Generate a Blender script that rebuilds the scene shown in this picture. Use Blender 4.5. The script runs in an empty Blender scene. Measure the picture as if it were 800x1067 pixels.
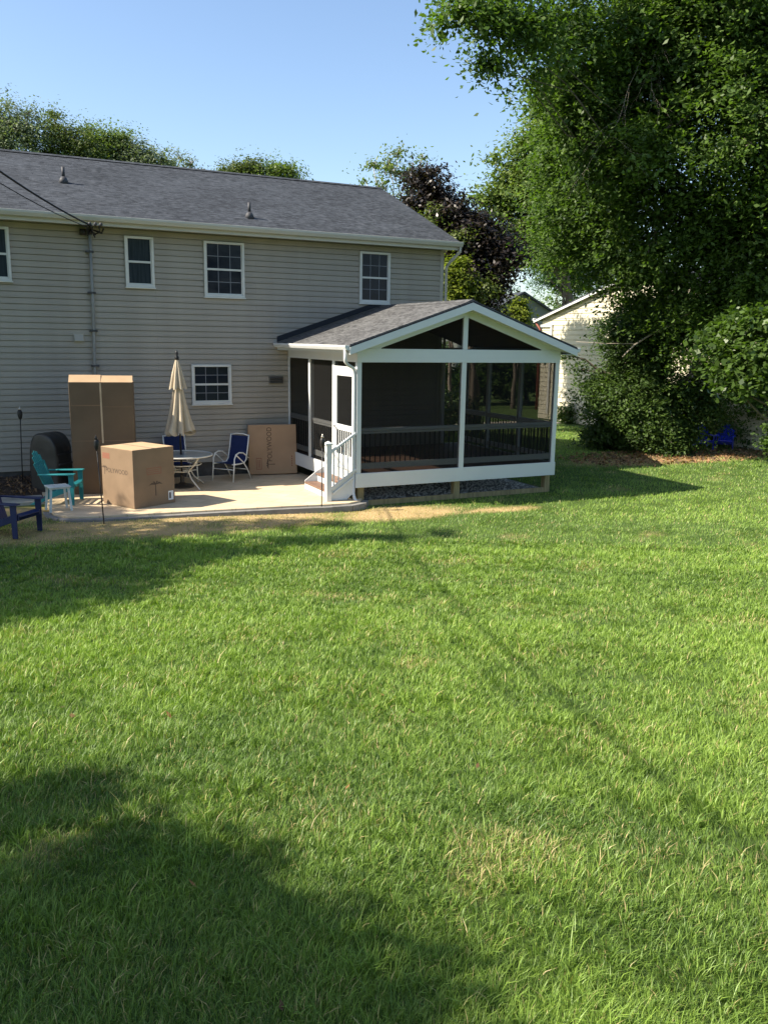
import bpy, bmesh, math, random
import numpy as np
from mathutils import Vector, Matrix, Euler
R = math.radians
sc = bpy.context.scene
col = sc.collection
rng = np.random.default_rng(7)
random.seed(7)

# ------------------------------------------------------------------ camera model (solved from the photograph)
F, PITCH, ROLL, YAW = 883.39, R(11.464), R(-0.883), R(26.034)
CAM = Vector((-11.222, -19.743, 2.998))
fw = Vector((math.sin(YAW)*math.cos(PITCH), math.cos(YAW)*math.cos(PITCH), -math.sin(PITCH)))
r0 = Vector((math.cos(YAW), -math.sin(YAW), 0)); u0 = r0.cross(fw)
rt = r0*math.cos(ROLL)-u0*math.sin(ROLL); up = u0*math.cos(ROLL)+r0*math.sin(ROLL)
def ray(u, v): return fw*F+rt*(u-400)-up*(v-533.5)
def atx(u, v, X): d = ray(u, v); return CAM+d*((X-CAM.x)/d.x)
def aty(u, v, Y): d = ray(u, v); return CAM+d*((Y-CAM.y)/d.y)
def atz(u, v, Z): d = ray(u, v); return CAM+d*((Z-CAM.z)/d.z)
def atd(u, v, dist): return CAM+ray(u, v)/F*dist
cam = bpy.data.cameras.new('camera'); camo = bpy.data.objects.new('camera', cam); col.objects.link(camo)
m = Matrix((rt, up, -fw)).transposed().to_4x4(); m.translation = CAM; camo.matrix_world = m
cam.sensor_fit = 'VERTICAL'; cam.sensor_height = 24; cam.lens = F/1067*24
cam.clip_end = 1500; sc.camera = camo

# ------------------------------------------------------------------ light
AZ, EL = R(12), R(42.5)
w = bpy.data.worlds.new("World"); sc.world = w; w.use_nodes = True
nt = w.node_tree; bg = nt.nodes['Background']
sky = nt.nodes.new('ShaderNodeTexSky'); sky.sky_type = 'NISHITA'; sky.sun_disc = False
sky.sun_elevation = EL; sky.sun_rotation = R(-78); sky.air_density = 1.0; sky.dust_density = 1.0; sky.ozone_density = 2.2
nt.links.new(sky.outputs[0], bg.inputs[0]); bg.inputs[1].default_value = 0.108
sl = bpy.data.lights.new('sun', 'SUN'); sl.energy = 5.0; sl.angle = R(0.55); sl.color = (1.0, 0.91, 0.76)
so = bpy.data.objects.new('sun', sl); col.objects.link(so)
sd = Vector((math.cos(AZ)*math.cos(EL), -math.sin(AZ)*math.cos(EL), -math.sin(EL)))
so.rotation_euler = sd.to_track_quat('-Z', 'Y').to_euler(); so.location = (-20, 5, 20)
sc.view_settings.view_transform = 'Standard'; sc.view_settings.look = 'None'
sc.view_settings.exposure = 1.12; sc.view_settings.gamma = 1
sc.render.engine = 'CYCLES'
sc.cycles.max_bounces = 8; sc.cycles.transparent_max_bounces = 16
sc.cycles.use_denoising = True

# ------------------------------------------------------------------ materials
def mat(name, color, rough=.7, spec=.3, var=0.0, vscale=3.0, bump=0.0, bscale=30.0, metal=0.0, alpha=None, stretch=None, detail=4):
    M = bpy.data.materials.new(name); M.use_nodes = True
    n = M.node_tree; b = n.nodes['Principled BSDF']
    b.inputs['Roughness'].default_value = rough; b.inputs['Specular IOR Level'].default_value = spec; b.inputs['Metallic'].default_value = metal
    b.inputs['Base Color'].default_value = (*color, 1)
    tc = n.nodes.new('ShaderNodeTexCoord'); src = tc.outputs['Object']
    if stretch:
        mp = n.nodes.new('ShaderNodeMapping'); mp.inputs['Scale'].default_value = stretch; n.links.new(src, mp.inputs[0]); src = mp.outputs[0]
    if var > 0:
        t = n.nodes.new('ShaderNodeTexNoise'); t.inputs['Scale'].default_value = vscale; t.inputs['Detail'].default_value = detail
        n.links.new(src, t.inputs['Vector'])
        mr = n.nodes.new('ShaderNodeMapRange'); mr.inputs[1].default_value = .3; mr.inputs[2].default_value = .7
        mr.inputs[3].default_value = 1-var; mr.inputs[4].default_value = 1+var
        n.links.new(t.outputs[0], mr.inputs[0])
        mx = n.nodes.new('ShaderNodeVectorMath'); mx.operation = 'SCALE'; mx.inputs[0].default_value = color
        n.links.new(mr.outputs[0], mx.inputs['Scale']); n.links.new(mx.outputs[0], b.inputs['Base Color'])
    if bump > 0:
        t = n.nodes.new('ShaderNodeTexNoise'); t.inputs['Scale'].default_value = bscale; t.inputs['Detail'].default_value = 5
        n.links.new(src, t.inputs['Vector'])
        bp = n.nodes.new('ShaderNodeBump'); bp.inputs['Strength'].default_value = bump; bp.inputs['Distance'].default_value = .01
        n.links.new(t.outputs[0], bp.inputs['Height']); n.links.new(bp.outputs[0], b.inputs['Normal'])
    if alpha is not None: b.inputs['Alpha'].default_value = alpha
    return M

def shingle_mat(name, c1, c2, c3, swap=False):
    M = bpy.data.materials.new(name); M.use_nodes = True; n = M.node_tree; b = n.nodes['Principled BSDF']
    b.inputs['Roughness'].default_value = .9; b.inputs['Specular IOR Level'].default_value = .2
    tc = n.nodes.new('ShaderNodeTexCoord'); uv = tc.outputs['UV']
    nz = n.nodes.new('ShaderNodeTexNoise'); nz.inputs['Scale'].default_value = 1.6; n.links.new(uv, nz.inputs['Vector'])
    br = n.nodes.new('ShaderNodeTexBrick'); br.inputs['Scale'].default_value = 1; br.inputs['Brick Width'].default_value = .34; br.inputs['Row Height'].default_value = .145
    br.inputs['Mortar Size'].default_value = .008; br.inputs['Mortar Smooth'].default_value = .6; br.offset = .37; br.inputs['Bias'].default_value = 0
    br.inputs['Color1'].default_value = (*c1, 1); br.inputs['Color2'].default_value = (*c2, 1); br.inputs['Mortar'].default_value = (*[x*.55 for x in c1], 1)
    n.links.new(uv, br.inputs['Vector'])
    mp = n.nodes.new('ShaderNodeMapping'); mp.inputs['Scale'].default_value = (1.0, 3.2, 1); n.links.new(uv, mp.inputs[0])
    n2 = n.nodes.new('ShaderNodeTexNoise'); n2.inputs['Scale'].default_value = 5.5; n2.inputs['Detail'].default_value = 6; n2.inputs['Roughness'].default_value = .7
    n.links.new(mp.outputs[0], n2.inputs['Vector'])
    rp = n.nodes.new('ShaderNodeMapRange'); rp.inputs[1].default_value = .46; rp.inputs[2].default_value = .60; n.links.new(n2.outputs[0], rp.inputs[0])
    mx = n.nodes.new('ShaderNodeMix'); mx.data_type = 'RGBA'; mx.inputs[7].default_value = (*c3, 1)
    n.links.new(br.outputs['Color'], mx.inputs[6])
    ml = n.nodes.new('ShaderNodeMath'); ml.operation = 'MULTIPLY'; ml.inputs[1].default_value = .7; n.links.new(rp.outputs[0], ml.inputs[0]); n.links.new(ml.outputs[0], mx.inputs[0])
    n3 = n.nodes.new('ShaderNodeTexNoise'); n3.inputs['Scale'].default_value = .5; n.links.new(uv, n3.inputs['Vector'])
    r3 = n.nodes.new('ShaderNodeMapRange'); r3.inputs[1].default_value = .3; r3.inputs[2].default_value = .7; r3.inputs[3].default_value = .85; r3.inputs[4].default_value = 1.15; n.links.new(n3.outputs[0], r3.inputs[0])
    vs = n.nodes.new('ShaderNodeVectorMath'); vs.operation = 'SCALE'; n.links.new(mx.outputs[2], vs.inputs[0]); n.links.new(r3.outputs[0], vs.inputs['Scale'])
    n.links.new(vs.outputs[0], b.inputs['Base Color'])
    n4 = n.nodes.new('ShaderNodeTexNoise'); n4.inputs['Scale'].default_value = 90; n.links.new(uv, n4.inputs['Vector'])
    ad = n.nodes.new('ShaderNodeMath'); ad.operation = 'MULTIPLY_ADD'; ad.inputs[1].default_value = -1.2; n.links.new(br.outputs['Fac'], ad.inputs[0]); n.links.new(n4.outputs[0], ad.inputs[2])
    bp = n.nodes.new('ShaderNodeBump'); bp.inputs['Strength'].default_value = .5; bp.inputs['Distance'].default_value = .012
    n.links.new(ad.outputs[0], bp.inputs['Height']); n.links.new(bp.outputs[0], b.inputs['Normal'])
    return M

def leaf_mat(name, color, trans=.35, rough=.5, spec=.35, hue=(1.25, 1.1, .7)):
    """each leaf carries its own tint (0..1) as a real colour difference between leaves"""
    M = bpy.data.materials.new(name); M.use_nodes = True; n = M.node_tree; b = n.nodes['Principled BSDF']
    at = n.nodes.new('ShaderNodeAttribute'); at.attribute_name = 'tint'
    mx = n.nodes.new('ShaderNodeMix'); mx.data_type = 'RGBA'
    mx.inputs[6].default_value = (color[0]*.5, color[1]*.54, color[2]*.6, 1)
    mx.inputs[7].default_value = (min(1, color[0]*1.45*hue[0]), min(1, color[1]*1.4*hue[1]), color[2]*1.3*hue[2], 1)
    n.links.new(at.outputs['Fac'], mx.inputs[0]); n.links.new(mx.outputs[2], b.inputs['Base Color'])
    b.inputs['Roughness'].default_value = rough; b.inputs['Specular IOR Level'].default_value = spec
    tr = n.nodes.new('ShaderNodeBsdfTranslucent')
    sc_ = n.nodes.new('ShaderNodeVectorMath'); sc_.operation = 'MULTIPLY'; sc_.inputs[1].default_value = (1.3, 1.5, .5); n.links.new(mx.outputs[2], sc_.inputs[0]); n.links.new(sc_.outputs[0], tr.inputs[0])
    ms = n.nodes.new('ShaderNodeMixShader'); ms.inputs[0].default_value = trans
    n.links.new(b.outputs[0], ms.inputs[1]); n.links.new(tr.outputs[0], ms.inputs[2]); n.links.new(ms.outputs[0], n.nodes['Material Output'].inputs[0])
    return M

M = {}
M['siding'] = mat('tan_vinyl_siding', (.350, .315, .265), .55, .3, .04, .5)
def add_panels(Mx, wd, ht, amt):
    n = Mx.node_tree; b = n.nodes['Principled BSDF']; old = b.inputs['Base Color'].links[0].from_socket
    tc = n.nodes.new('ShaderNodeTexCoord'); sp = n.nodes.new('ShaderNodeSeparateXYZ'); cb = n.nodes.new('ShaderNodeCombineXYZ')
    ad = n.nodes.new('ShaderNodeMath'); ad.operation = 'ADD'
    n.links.new(tc.outputs['Object'], sp.inputs[0]); n.links.new(sp.outputs[0], ad.inputs[0]); n.links.new(sp.outputs[1], ad.inputs[1]); n.links.new(ad.outputs[0], cb.inputs[0]); n.links.new(sp.outputs[2], cb.inputs[1])
    br = n.nodes.new('ShaderNodeTexBrick'); br.offset = .37; br.inputs['Scale'].default_value = 1; br.inputs['Brick Width'].default_value = wd; br.inputs['Row Height'].default_value = ht
    br.inputs['Mortar Size'].default_value = .004; br.inputs['Color1'].default_value = (1+amt, 1+amt, 1+amt, 1); br.inputs['Color2'].default_value = (1-amt, 1-amt, 1-amt*.7, 1); br.inputs['Mortar'].default_value = (.8, .8, .8, 1)
    n.links.new(cb.outputs[0], br.inputs['Vector'])
    # faint streaks of dirt running down the wall
    mp = n.nodes.new('ShaderNodeMapping'); mp.inputs['Scale'].default_value = (2.2, 2.2, .12); n.links.new(tc.outputs['Object'], mp.inputs[0])
    t = n.nodes.new('ShaderNodeTexNoise'); t.inputs['Scale'].default_value = 1.3; t.inputs['Detail'].default_value = 5; n.links.new(mp.outputs[0], t.inputs['Vector'])
    mr = n.nodes.new('ShaderNodeMapRange'); mr.inputs[1].default_value = .3; mr.inputs[2].default_value = .75; mr.inputs[3].default_value = 1.04; mr.inputs[4].default_value = .90; n.links.new(t.outputs[0], mr.inputs[0])
    v = n.nodes.new('ShaderNodeVectorMath'); v.operation = 'MULTIPLY'; n.links.new(old, v.inputs[0]); n.links.new(br.outputs['Color'], v.inputs[1])
    v2 = n.nodes.new('ShaderNodeVectorMath'); v2.operation = 'SCALE'; n.links.new(v.outputs[0], v2.inputs[0]); n.links.new(mr.outputs[0], v2.inputs['Scale']); n.links.new(v2.outputs[0], b.inputs['Base Color'])
add_panels(M['siding'], 3.66, .2524, .035)
M['siding2'] = mat('cream_siding', (.60, .55, .41), .6, .3, .05, .6)
M['trimgrey'] = mat('weathered_white_trim', (.62, .62, .59), .5, .3, .06, 4)
M['vinyl'] = mat('white_vinyl', (.62, .64, .64), .38, .4, .025, 2)
M['gutter'] = mat('cream_gutter', (.50, .48, .42), .4, .4, .05, 3, stretch=(.3, 1, 1))
M['pane'] = mat('window_glass', (.016, .02, .03), .035, .13, .25, 2)
M['pane_curtain'] = mat('window_glass_with_blind', (.028, .038, .046), .12, .10, .3, 3, stretch=(9, 1, .6))
M['grille'] = mat('window_grille', (.20, .21, .24), .5)
M['shingle'] = shingle_mat('charcoal_shingles', (.042, .048, .058), (.017, .020, .025), (.090, .099, .114))
M['shingle2'] = shingle_mat('sunlit_tone_shingles', (.10, .10, .10), (.045, .044, .045), (.17, .168, .165))  # porch roof: same shingles, sunlight put into a paler colour
M['flash'] = mat('black_flashing', (.02, .022, .028), .6)
M['concrete'] = mat('dark_foundation', (.10, .095, .09), .9, .1, .3, 4, .3, 20)
M['darkmetal'] = mat('dark_metal', (.025, .022, .02), .45, .4, .2, 8)
M['black'] = mat('black_aluminium', (.012, .012, .013), .45, .4)
M['pipegrey'] = mat('grey_pipe', (.26, .26, .25), .5, .3, .15, 5)
M['lead'] = mat('vent_pipe_grey', (.06, .06, .065), .6, .3, .2, 8)
M['deck'] = mat('red_brown_decking', (.185, .112, .080), .6, .3, .25, 3, .2, 20, stretch=(.3, 6, 1))
M['ptwood'] = mat('treated_lumber', (.26, .21, .11), .75, .2, .25, 3, .3, 30, stretch=(6, 6, .6))
M['cardboard3'] = mat('lit_tone_cardboard', (.40, .265, .165), .8, .15, .10, 2.2, .12, 5)  # flat box: its sunlit look is put into this lighter cardboard colour
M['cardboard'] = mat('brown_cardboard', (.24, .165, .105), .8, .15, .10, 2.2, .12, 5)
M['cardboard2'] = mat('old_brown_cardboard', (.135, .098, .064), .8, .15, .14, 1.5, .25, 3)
M['card_edge'] = mat('cardboard_flap', (.48, .33, .20), .8, .15, .08, 3)
M['tape'] = mat('packing_tape', (.46, .36, .25), .25, .5, .15, 6)
M['ink'] = mat('printed_ink', (.09, .062, .045), .7)
M['redink'] = mat('red_printed_ink', (.26, .11, .07), .7)
M['sticker'] = mat('white_sticker', (.75, .75, .75), .5)
M['canvas'] = mat('cream_canvas', (.50, .42, .31), .85, .1, .08, 6, .2, 60)
M['bronze'] = mat('dark_bronze', (.03, .025, .022), .4, .4)
M['whitemetal'] = mat('white_tube_frame', (.78, .77, .72), .35, .4, .05, 6)
M['navysling'] = mat('navy_sling_fabric', (.014, .024, .085), .75, .2, .15, 30)
M['bluesling'] = mat('pale_blue_strap', (.45, .55, .75), .7, .2, .1, 20)
M['teal'] = mat('teal_plastic', (.02, .20, .22), .45, .4, .08, 5)
M['navy'] = mat('navy_plastic', (.006, .017, .075), .4, .4, .1, 5)
M['royal'] = mat('royal_blue_plastic', (.02, .04, .55), .4, .4, .1, 5)
M['whiteplastic'] = mat('faded_white_plastic', (.55, .58, .55), .55, .3, .15, 6)
M['cover'] = mat('black_vinyl_cover', (.028, .027, .026), .42, .45, .3, 3, .5, 6)
M['bark'] = mat('grey_bark', (.14, .115, .09), .9, .1, .3, 8, .6, 25, stretch=(1, 1, .25))
M['twig'] = mat('pale_dead_twigs', (.36, .31, .25), .85, .1, .2, 8)
M['paleb'] = mat('pale_bark', (.40, .37, .33), .85, .1, .2, 8)
M['redpipe'] = mat('red_brown_pipe', (.22, .06, .04), .5)
M['rock'] = mat('grey_stone', (.34, .32, .29), .9, .2, .3, 12)
M['greyhouse'] = mat('grey_green_siding', (.17, .18, .16), .7, .2, .06, 1)
M['cable'] = mat('black_cable', (.012, .012, .014), .6)
M['copper'] = mat('bright_torch_lid', (.55, .5, .42), .3, .5, metal=.7)
M['glass_top'] = mat('frosted_table_glass', (.46, .45, .38), .18, .6, .08, 6)
M['tablerim'] = mat('table_rim', (.62, .60, .54), .35, .4)
# screen mesh: a dark fabric that lets about half of the light through
M['screen'] = mat('insect_screen', (.012, .012, .012), .8, .05, alpha=.42)
# patio slab
def patio_mat():
    Mx = mat('tan_stamped_concrete', (.62, .49, .325), .85, .2, .10, 1.6, .25, 40)
    n = Mx.node_tree; b = n.nodes['Principled BSDF']
    old = b.inputs['Base Color'].links[0].from_socket
    tc = n.nodes.new('ShaderNodeTexCoord')
    mp = n.nodes.new('ShaderNodeMapping'); mp.inputs['Rotation'].default_value = (0, 0, R(45)); n.links.new(tc.outputs['Object'], mp.inputs[0])
    br = n.nodes.new('ShaderNodeTexBrick'); br.inputs['Scale'].default_value = 1; br.inputs['Brick Width'].default_value = .62; br.inputs['Row Height'].default_value = .31
    br.inputs['Mortar Size'].default_value = .006; br.inputs['Color1'].default_value = (1, 1, 1, 1); br.inputs['Color2'].default_value = (.90, .89, .88, 1); br.inputs['Mortar'].default_value = (.68, .66, .62, 1)
    n.links.new(mp.outputs[0], br.inputs['Vector'])
    v = n.nodes.new('ShaderNodeVectorMath'); v.operation = 'MULTIPLY'; n.links.new(old, v.inputs[0]); n.links.new(br.outputs['Color'], v.inputs[1])
    n.links.new(v.outputs[0], b.inputs['Base Color'])
    return Mx
M['patio'] = patio_mat()
M['slate'] = mat('grey_edging', (.22, .21, .195), .85, .2, .2, 5, .2, 20)
M['walk'] = mat('grey_walk_stone', (.36, .33, .29), .85, .2, .2, 3, .2, 30)

# ------------------------------------------------------------------ mesh helpers
def tag(o, label=None, cat=None, group=None, kind=None):
    if label: o['label'] = label
    if cat: o['category'] = cat
    if group: o['group'] = group
    if kind: o['kind'] = kind
    return o
def empty(name, loc=(0, 0, 0), rz=0, **k):
    o = bpy.data.objects.new(name, None); col.objects.link(o); o.location = loc; o.rotation_euler = (0, 0, rz); o.empty_display_size = .2
    return tag(o, **k)
def copy_tree(o, parent=None):
    c = o.copy(); col.objects.link(c); c.parent = parent
    for ch in list(o.children): copy_tree(ch, c)
    return c
class MB:
    def __init__(s): s.v = []; s.f = []
    def add(s, vs, fs):
        k = len(s.v); s.v += [tuple(a) for a in vs]; s.f += [tuple(i+k for i in f) for f in fs]; return s
    def box(s, x0, x1, y0, y1, z0, z1):
        return s.add([(x0, y0, z0), (x1, y0, z0), (x1, y1, z0), (x0, y1, z0), (x0, y0, z1), (x1, y0, z1), (x1, y1, z1), (x0, y1, z1)],
                     [(3, 2, 1, 0), (4, 5, 6, 7), (0, 1, 5, 4), (1, 2, 6, 5), (2, 3, 7, 6), (3, 0, 4, 7)])
    def bar(s, a, b, w, h, upv=(0, 0, 1)):
        """square bar from a to b, w wide (sideways), h high"""
        a = Vector(a); b = Vector(b); d = (b-a).normalized(); u = Vector(upv)
        sx = d.cross(u)
        if sx.length < 1e-4: sx = d.cross(Vector((1, 0, 0)))
        sx.normalize(); sz = sx.cross(d).normalized()
        c = [(-1, -1), (1, -1), (1, 1), (-1, 1)]
        vs = [p+sx*(i*w/2)+sz*(j*h/2) for p in (a, b) for i, j in c]
        return s.add(vs, [(3, 2, 1, 0), (4, 5, 6, 7), (0, 1, 5, 4), (1, 2, 6, 5), (2, 3, 7, 6), (3, 0, 4, 7)])
    def tube(s, pts, r, n=8, cap=True):
        pts = [Vector(q) for q in pts]; rs = r if isinstance(r, (list, tuple)) else [r]*len(pts)
        vs = []; fs = []; prev = None
        for i, q in enumerate(pts):
            d = (pts[min(i+1, len(pts)-1)]-pts[max(i-1, 0)]).normalized()
            if prev is None:
                x = d.cross(Vector((0, 0, 1)))
                if x.length < .05: x = d.cross(Vector((0, 1, 0)))
            else: x = prev-d*prev.dot(d)
            x.normalize(); prev = x; y = d.cross(x)
            for k in range(n):
                t = 2*math.pi*k/n; vs.append(q+(x*math.cos(t)+y*math.sin(t))*rs[i])
        for i in range(len(pts)-1):
            for k in range(n):
                a = i*n+k; b = i*n+(k+1) % n; fs.append((a, b, b+n, a+n))
        if cap: fs.append(tuple(range(n-1, -1, -1))); fs.append(tuple(range((len(pts)-1)*n, len(pts)*n)))
        return s.add(vs, fs)
    def lathe(s, prof, n=24, c=(0, 0), fn=None):
        vs = []; fs = []
        for i, (r, z) in enumerate(prof):
            for k in range(n):
                t = 2*math.pi*k/n; rr = r*(fn(t, i/(len(prof)-1)) if fn else 1); vs.append((c[0]+rr*math.cos(t), c[1]+rr*math.sin(t), z))
        for i in range(len(prof)-1):
            for k in range(n):
                a = i*n+k; b = i*n+(k+1) % n; fs.append((a, b, b+n, a+n))
        fs.append(tuple(range(n-1, -1, -1))); fs.append(tuple(range((len(prof)-1)*n, len(prof)*n)))
        return s.add(vs, fs)
    def prism(s, poly, d):
        """poly: list of 3D points (planar), extruded by vector d"""
        n = len(poly); d = Vector(d); vs = [Vector(q) for q in poly]+[Vector(q)+d for q in poly]
        fs = [tuple(range(n-1, -1, -1)), tuple(range(n, 2*n))]+[(i, (i+1) % n, n+(i+1) % n, n+i) for i in range(n)]
        return s.add(vs, fs)
    def build(s, name, m_, parent=None, smooth=False, bevel=0, sub=0, rot=None, loc=None, label=None, uvfn=None):
        me = bpy.data.meshes.new(name); me.from_pydata(s.v, [], s.f); me.update()
        bm = bmesh.new(); bm.from_mesh(me); bmesh.ops.recalc_face_normals(bm, faces=bm.faces); bm.to_mesh(me); bm.free()
        me.materials.append(m_)
        if uvfn:
            uv = me.uv_layers.new(name='UVMap')
            for l in me.loops: uv.data[l.index].uv = uvfn(me.vertices[l.vertex_index].co)
        if smooth:
            for p in me.polygons: p.use_smooth = True
        o = bpy.data.objects.new(name, me); col.objects.link(o); o.parent = parent
        if rot: o.rotation_euler = rot
        if loc: o.location = loc
        if bevel:
            b = o.modifiers.new('b', 'BEVEL'); b.width = bevel; b.segments = 2; b.limit_method = 'ANGLE'; b.angle_limit = R(40)
        if sub:
            b = o.modifiers.new('s', 'SUBSURF'); b.levels = b.render_levels = sub
        if label: o['label'] = label
        return o

# ------------------------------------------------------------------ terrain
def sstep(t): t = np.clip(t, 0, 1); return t*t*(3-2*t)
def T(x, y):
    t = sstep((-5.2-y)/15)
    lo = sstep((y-6)/30)*.25
    n = .015*np.sin(x*.9+1.3*y)+.012*np.sin(1.7*x-.6*y+2)
    n = n*sstep((-4.6-y)/2+0.0)
    return -.30-.08*sstep((x+9)/5)+1.05*t-lo*sstep(x/20)+n
def blob(x, y, cx, cy, rx, ry, soft=.5):
    d = np.sqrt(((x-cx)/rx)**2+((y-cy)/ry)**2); return 1-sstep((d-1+soft)/(2*soft))
def nz(x, y, s, seed=0):
    a = seed*1.7
    return (np.sin(x*s+a+1.9*np.sin(y*s*.7+a))+np.sin(y*s*1.3-a+1.7*np.sin(x*s*.9-a))+np.sin((x+y)*s*.8+2*a))/3
def straw(x, y):
    """share of dry straw-coloured ground cover (a real colour of the place)"""
    j = .35*nz(x, y, 3.1, 1)+.25*nz(x, y, 7.7, 2)
    s = blob(x, y, -7.9, -4.65, 3.6, .95, .35)*.85
    s = np.maximum(s, blob(x, y, -3.7, -5.0, 1.35, .62, .35)*.98)
    s = np.maximum(s, blob(x, y, -1.6, -5.45, .85, .24, .4)*1.0)
    s = np.maximum(s, blob(x, y, -10.8, -2.9, 1.0, .8, .3)*.9)
    s = np.maximum(s, blob(x, y, 8.0, -.6, 3.6, 1.0, .4)*.9)
    s = np.clip(s*(1+j), 0, 1)
    # faint dry spots on the lawn
    q = np.clip(nz(x, y, 1.9, 5)*.7+nz(x, y, 4.3, 6)*.5-.58, 0, 1)*1.1
    return np.maximum(s, np.clip(q, 0, .22))
def lush(x, y): return np.clip(.5+.28*nz(x, y, .8, 3)+.2*nz(x, y, 2.3, 4)+.12*nz(x, y, 5.5, 8), 0, 1)

# ground: one sheet out to the horizon
def ground_mat():
    Mx = bpy.data.materials.new('lawn_soil_and_thatch'); Mx.use_nodes = True; n = Mx.node_tree; b = n.nodes['Principled BSDF']
    b.inputs['Roughness'].default_value = 1; b.inputs['Specular IOR Level'].default_value = .05
    at = n.nodes.new('ShaderNodeAttribute'); at.attribute_name = 'straw'
    al = n.nodes.new('ShaderNodeAttribute'); al.attribute_name = 'lush'
    tc = n.nodes.new('ShaderNodeTexCoord')
    t1 = n.nodes.new('ShaderNodeTexNoise'); t1.inputs['Scale'].default_value = 14; t1.inputs['Detail'].default_value = 8; t1.inputs['Roughness'].default_value = .75; n.links.new(tc.outputs['Object'], t1.inputs['Vector'])
    g = n.nodes.new('ShaderNodeMix'); g.data_type = 'RGBA'; g.inputs[6].default_value = (.045, .08, .02, 1); g.inputs[7].default_value = (.11, .16, .05, 1); n.links.new(t1.outputs[0], g.inputs[0])
    g2 = n.nodes.new('ShaderNodeMix'); g2.data_type = 'RGBA'; g2.inputs[6].default_value = (.52, .38, .19, 1); g2.inputs[7].default_value = (.40, .28, .14, 1); n.links.new(t1.outputs[0], g2.inputs[0])
    mx = n.nodes.new('ShaderNodeMix'); mx.data_type = 'RGBA'; n.links.new(at.outputs['Fac'], mx.inputs[0]); n.links.new(g.outputs[2], mx.inputs[6]); n.links.new(g2.outputs[2], mx.inputs[7])
    n.links.new(mx.outputs[2], b.inputs['Base Color'])
    bp = n.nodes.new('ShaderNodeBump'); bp.inputs['Strength'].default_value = .8; bp.inputs['Distance'].default_value = .04; n.links.new(t1.outputs[0], bp.inputs['Height']); n.links.new(bp.outputs[0], b.inputs['Normal'])
    return Mx
def axis(a, b, fine_a, fine_b, st):
    f = np.arange(fine_a, fine_b, st); l = fine_a-np.geomspace(.5, fine_a-a, 24)[::-1]; r_ = fine_b+np.geomspace(.3, b-fine_b, 24)
    return np.concatenate([l, f, r_])
xs = axis(-400, 400, -18, 20, .14); ys = axis(-400, 500, -22, 14, .14)
gx, gy = np.meshgrid(xs, ys); gz = T(gx, gy)
nx_, ny_ = len(xs), len(ys)
me = bpy.data.meshes.new('lawn'); me.vertices.add(nx_*ny_)
me.vertices.foreach_set('co', np.stack([gx, gy, gz], -1).astype(np.float32).ravel())
i0 = (np.arange(ny_-1)[:, None]*nx_+np.arange(nx_-1)[None]).ravel()
q = np.stack([i0, i0+1, i0+1+nx_, i0+nx_], -1).astype(np.int32)
me.loops.add(q.size); me.loops.foreach_set('vertex_index', q.ravel()); me.polygons.add(len(q)); me.polygons.foreach_set('loop_start', np.arange(0, q.size, 4, dtype=np.int32)); me.polygons.foreach_set('loop_total', np.full(len(q), 4, np.int32))
me.update()
for nm, fn in (('straw', straw), ('lush', lush)):
    a = me.attributes.new(nm, 'FLOAT', 'POINT'); a.data.foreach_set('value', fn(gx, gy).astype(np.float32).ravel())
me.polygons.foreach_set('use_smooth', np.ones(len(q), bool)); me.materials.append(ground_mat())
lawn = bpy.data.objects.new('lawn', me); col.objects.link(lawn); lawn['kind'] = 'structure'

# --- footprints the grass keeps clear of
PATZ = -.22
PATIO = [(-10.0, -3.0), (-9.98, -3.35), (-9.85, -3.65), (-9.6, -3.82), (-9.2, -3.92), (-8.5, -3.98), (-7.6, -4.05), (-6.6, -4.15), (-5.7, -4.24), (-4.9, -4.36), (-4.5, -4.38), (-4.2, -4.25), (-4.05, -4.02), (-4.02, -3.0), (-4.02, -.03), (-10.0, -.03)]
def in_poly(x, y, P):
    c = np.zeros(x.shape, bool); n = len(P)
    for i in range(n):
        x1, y1 = P[i]; x2, y2 = P[(i+1) % n]
        if y1 == y2: continue
        k = ((y1 > y) != (y2 > y)) & (x < (x2-x1)*(y-y1)/(y2-y1)+x1); c ^= k
    return c
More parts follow.
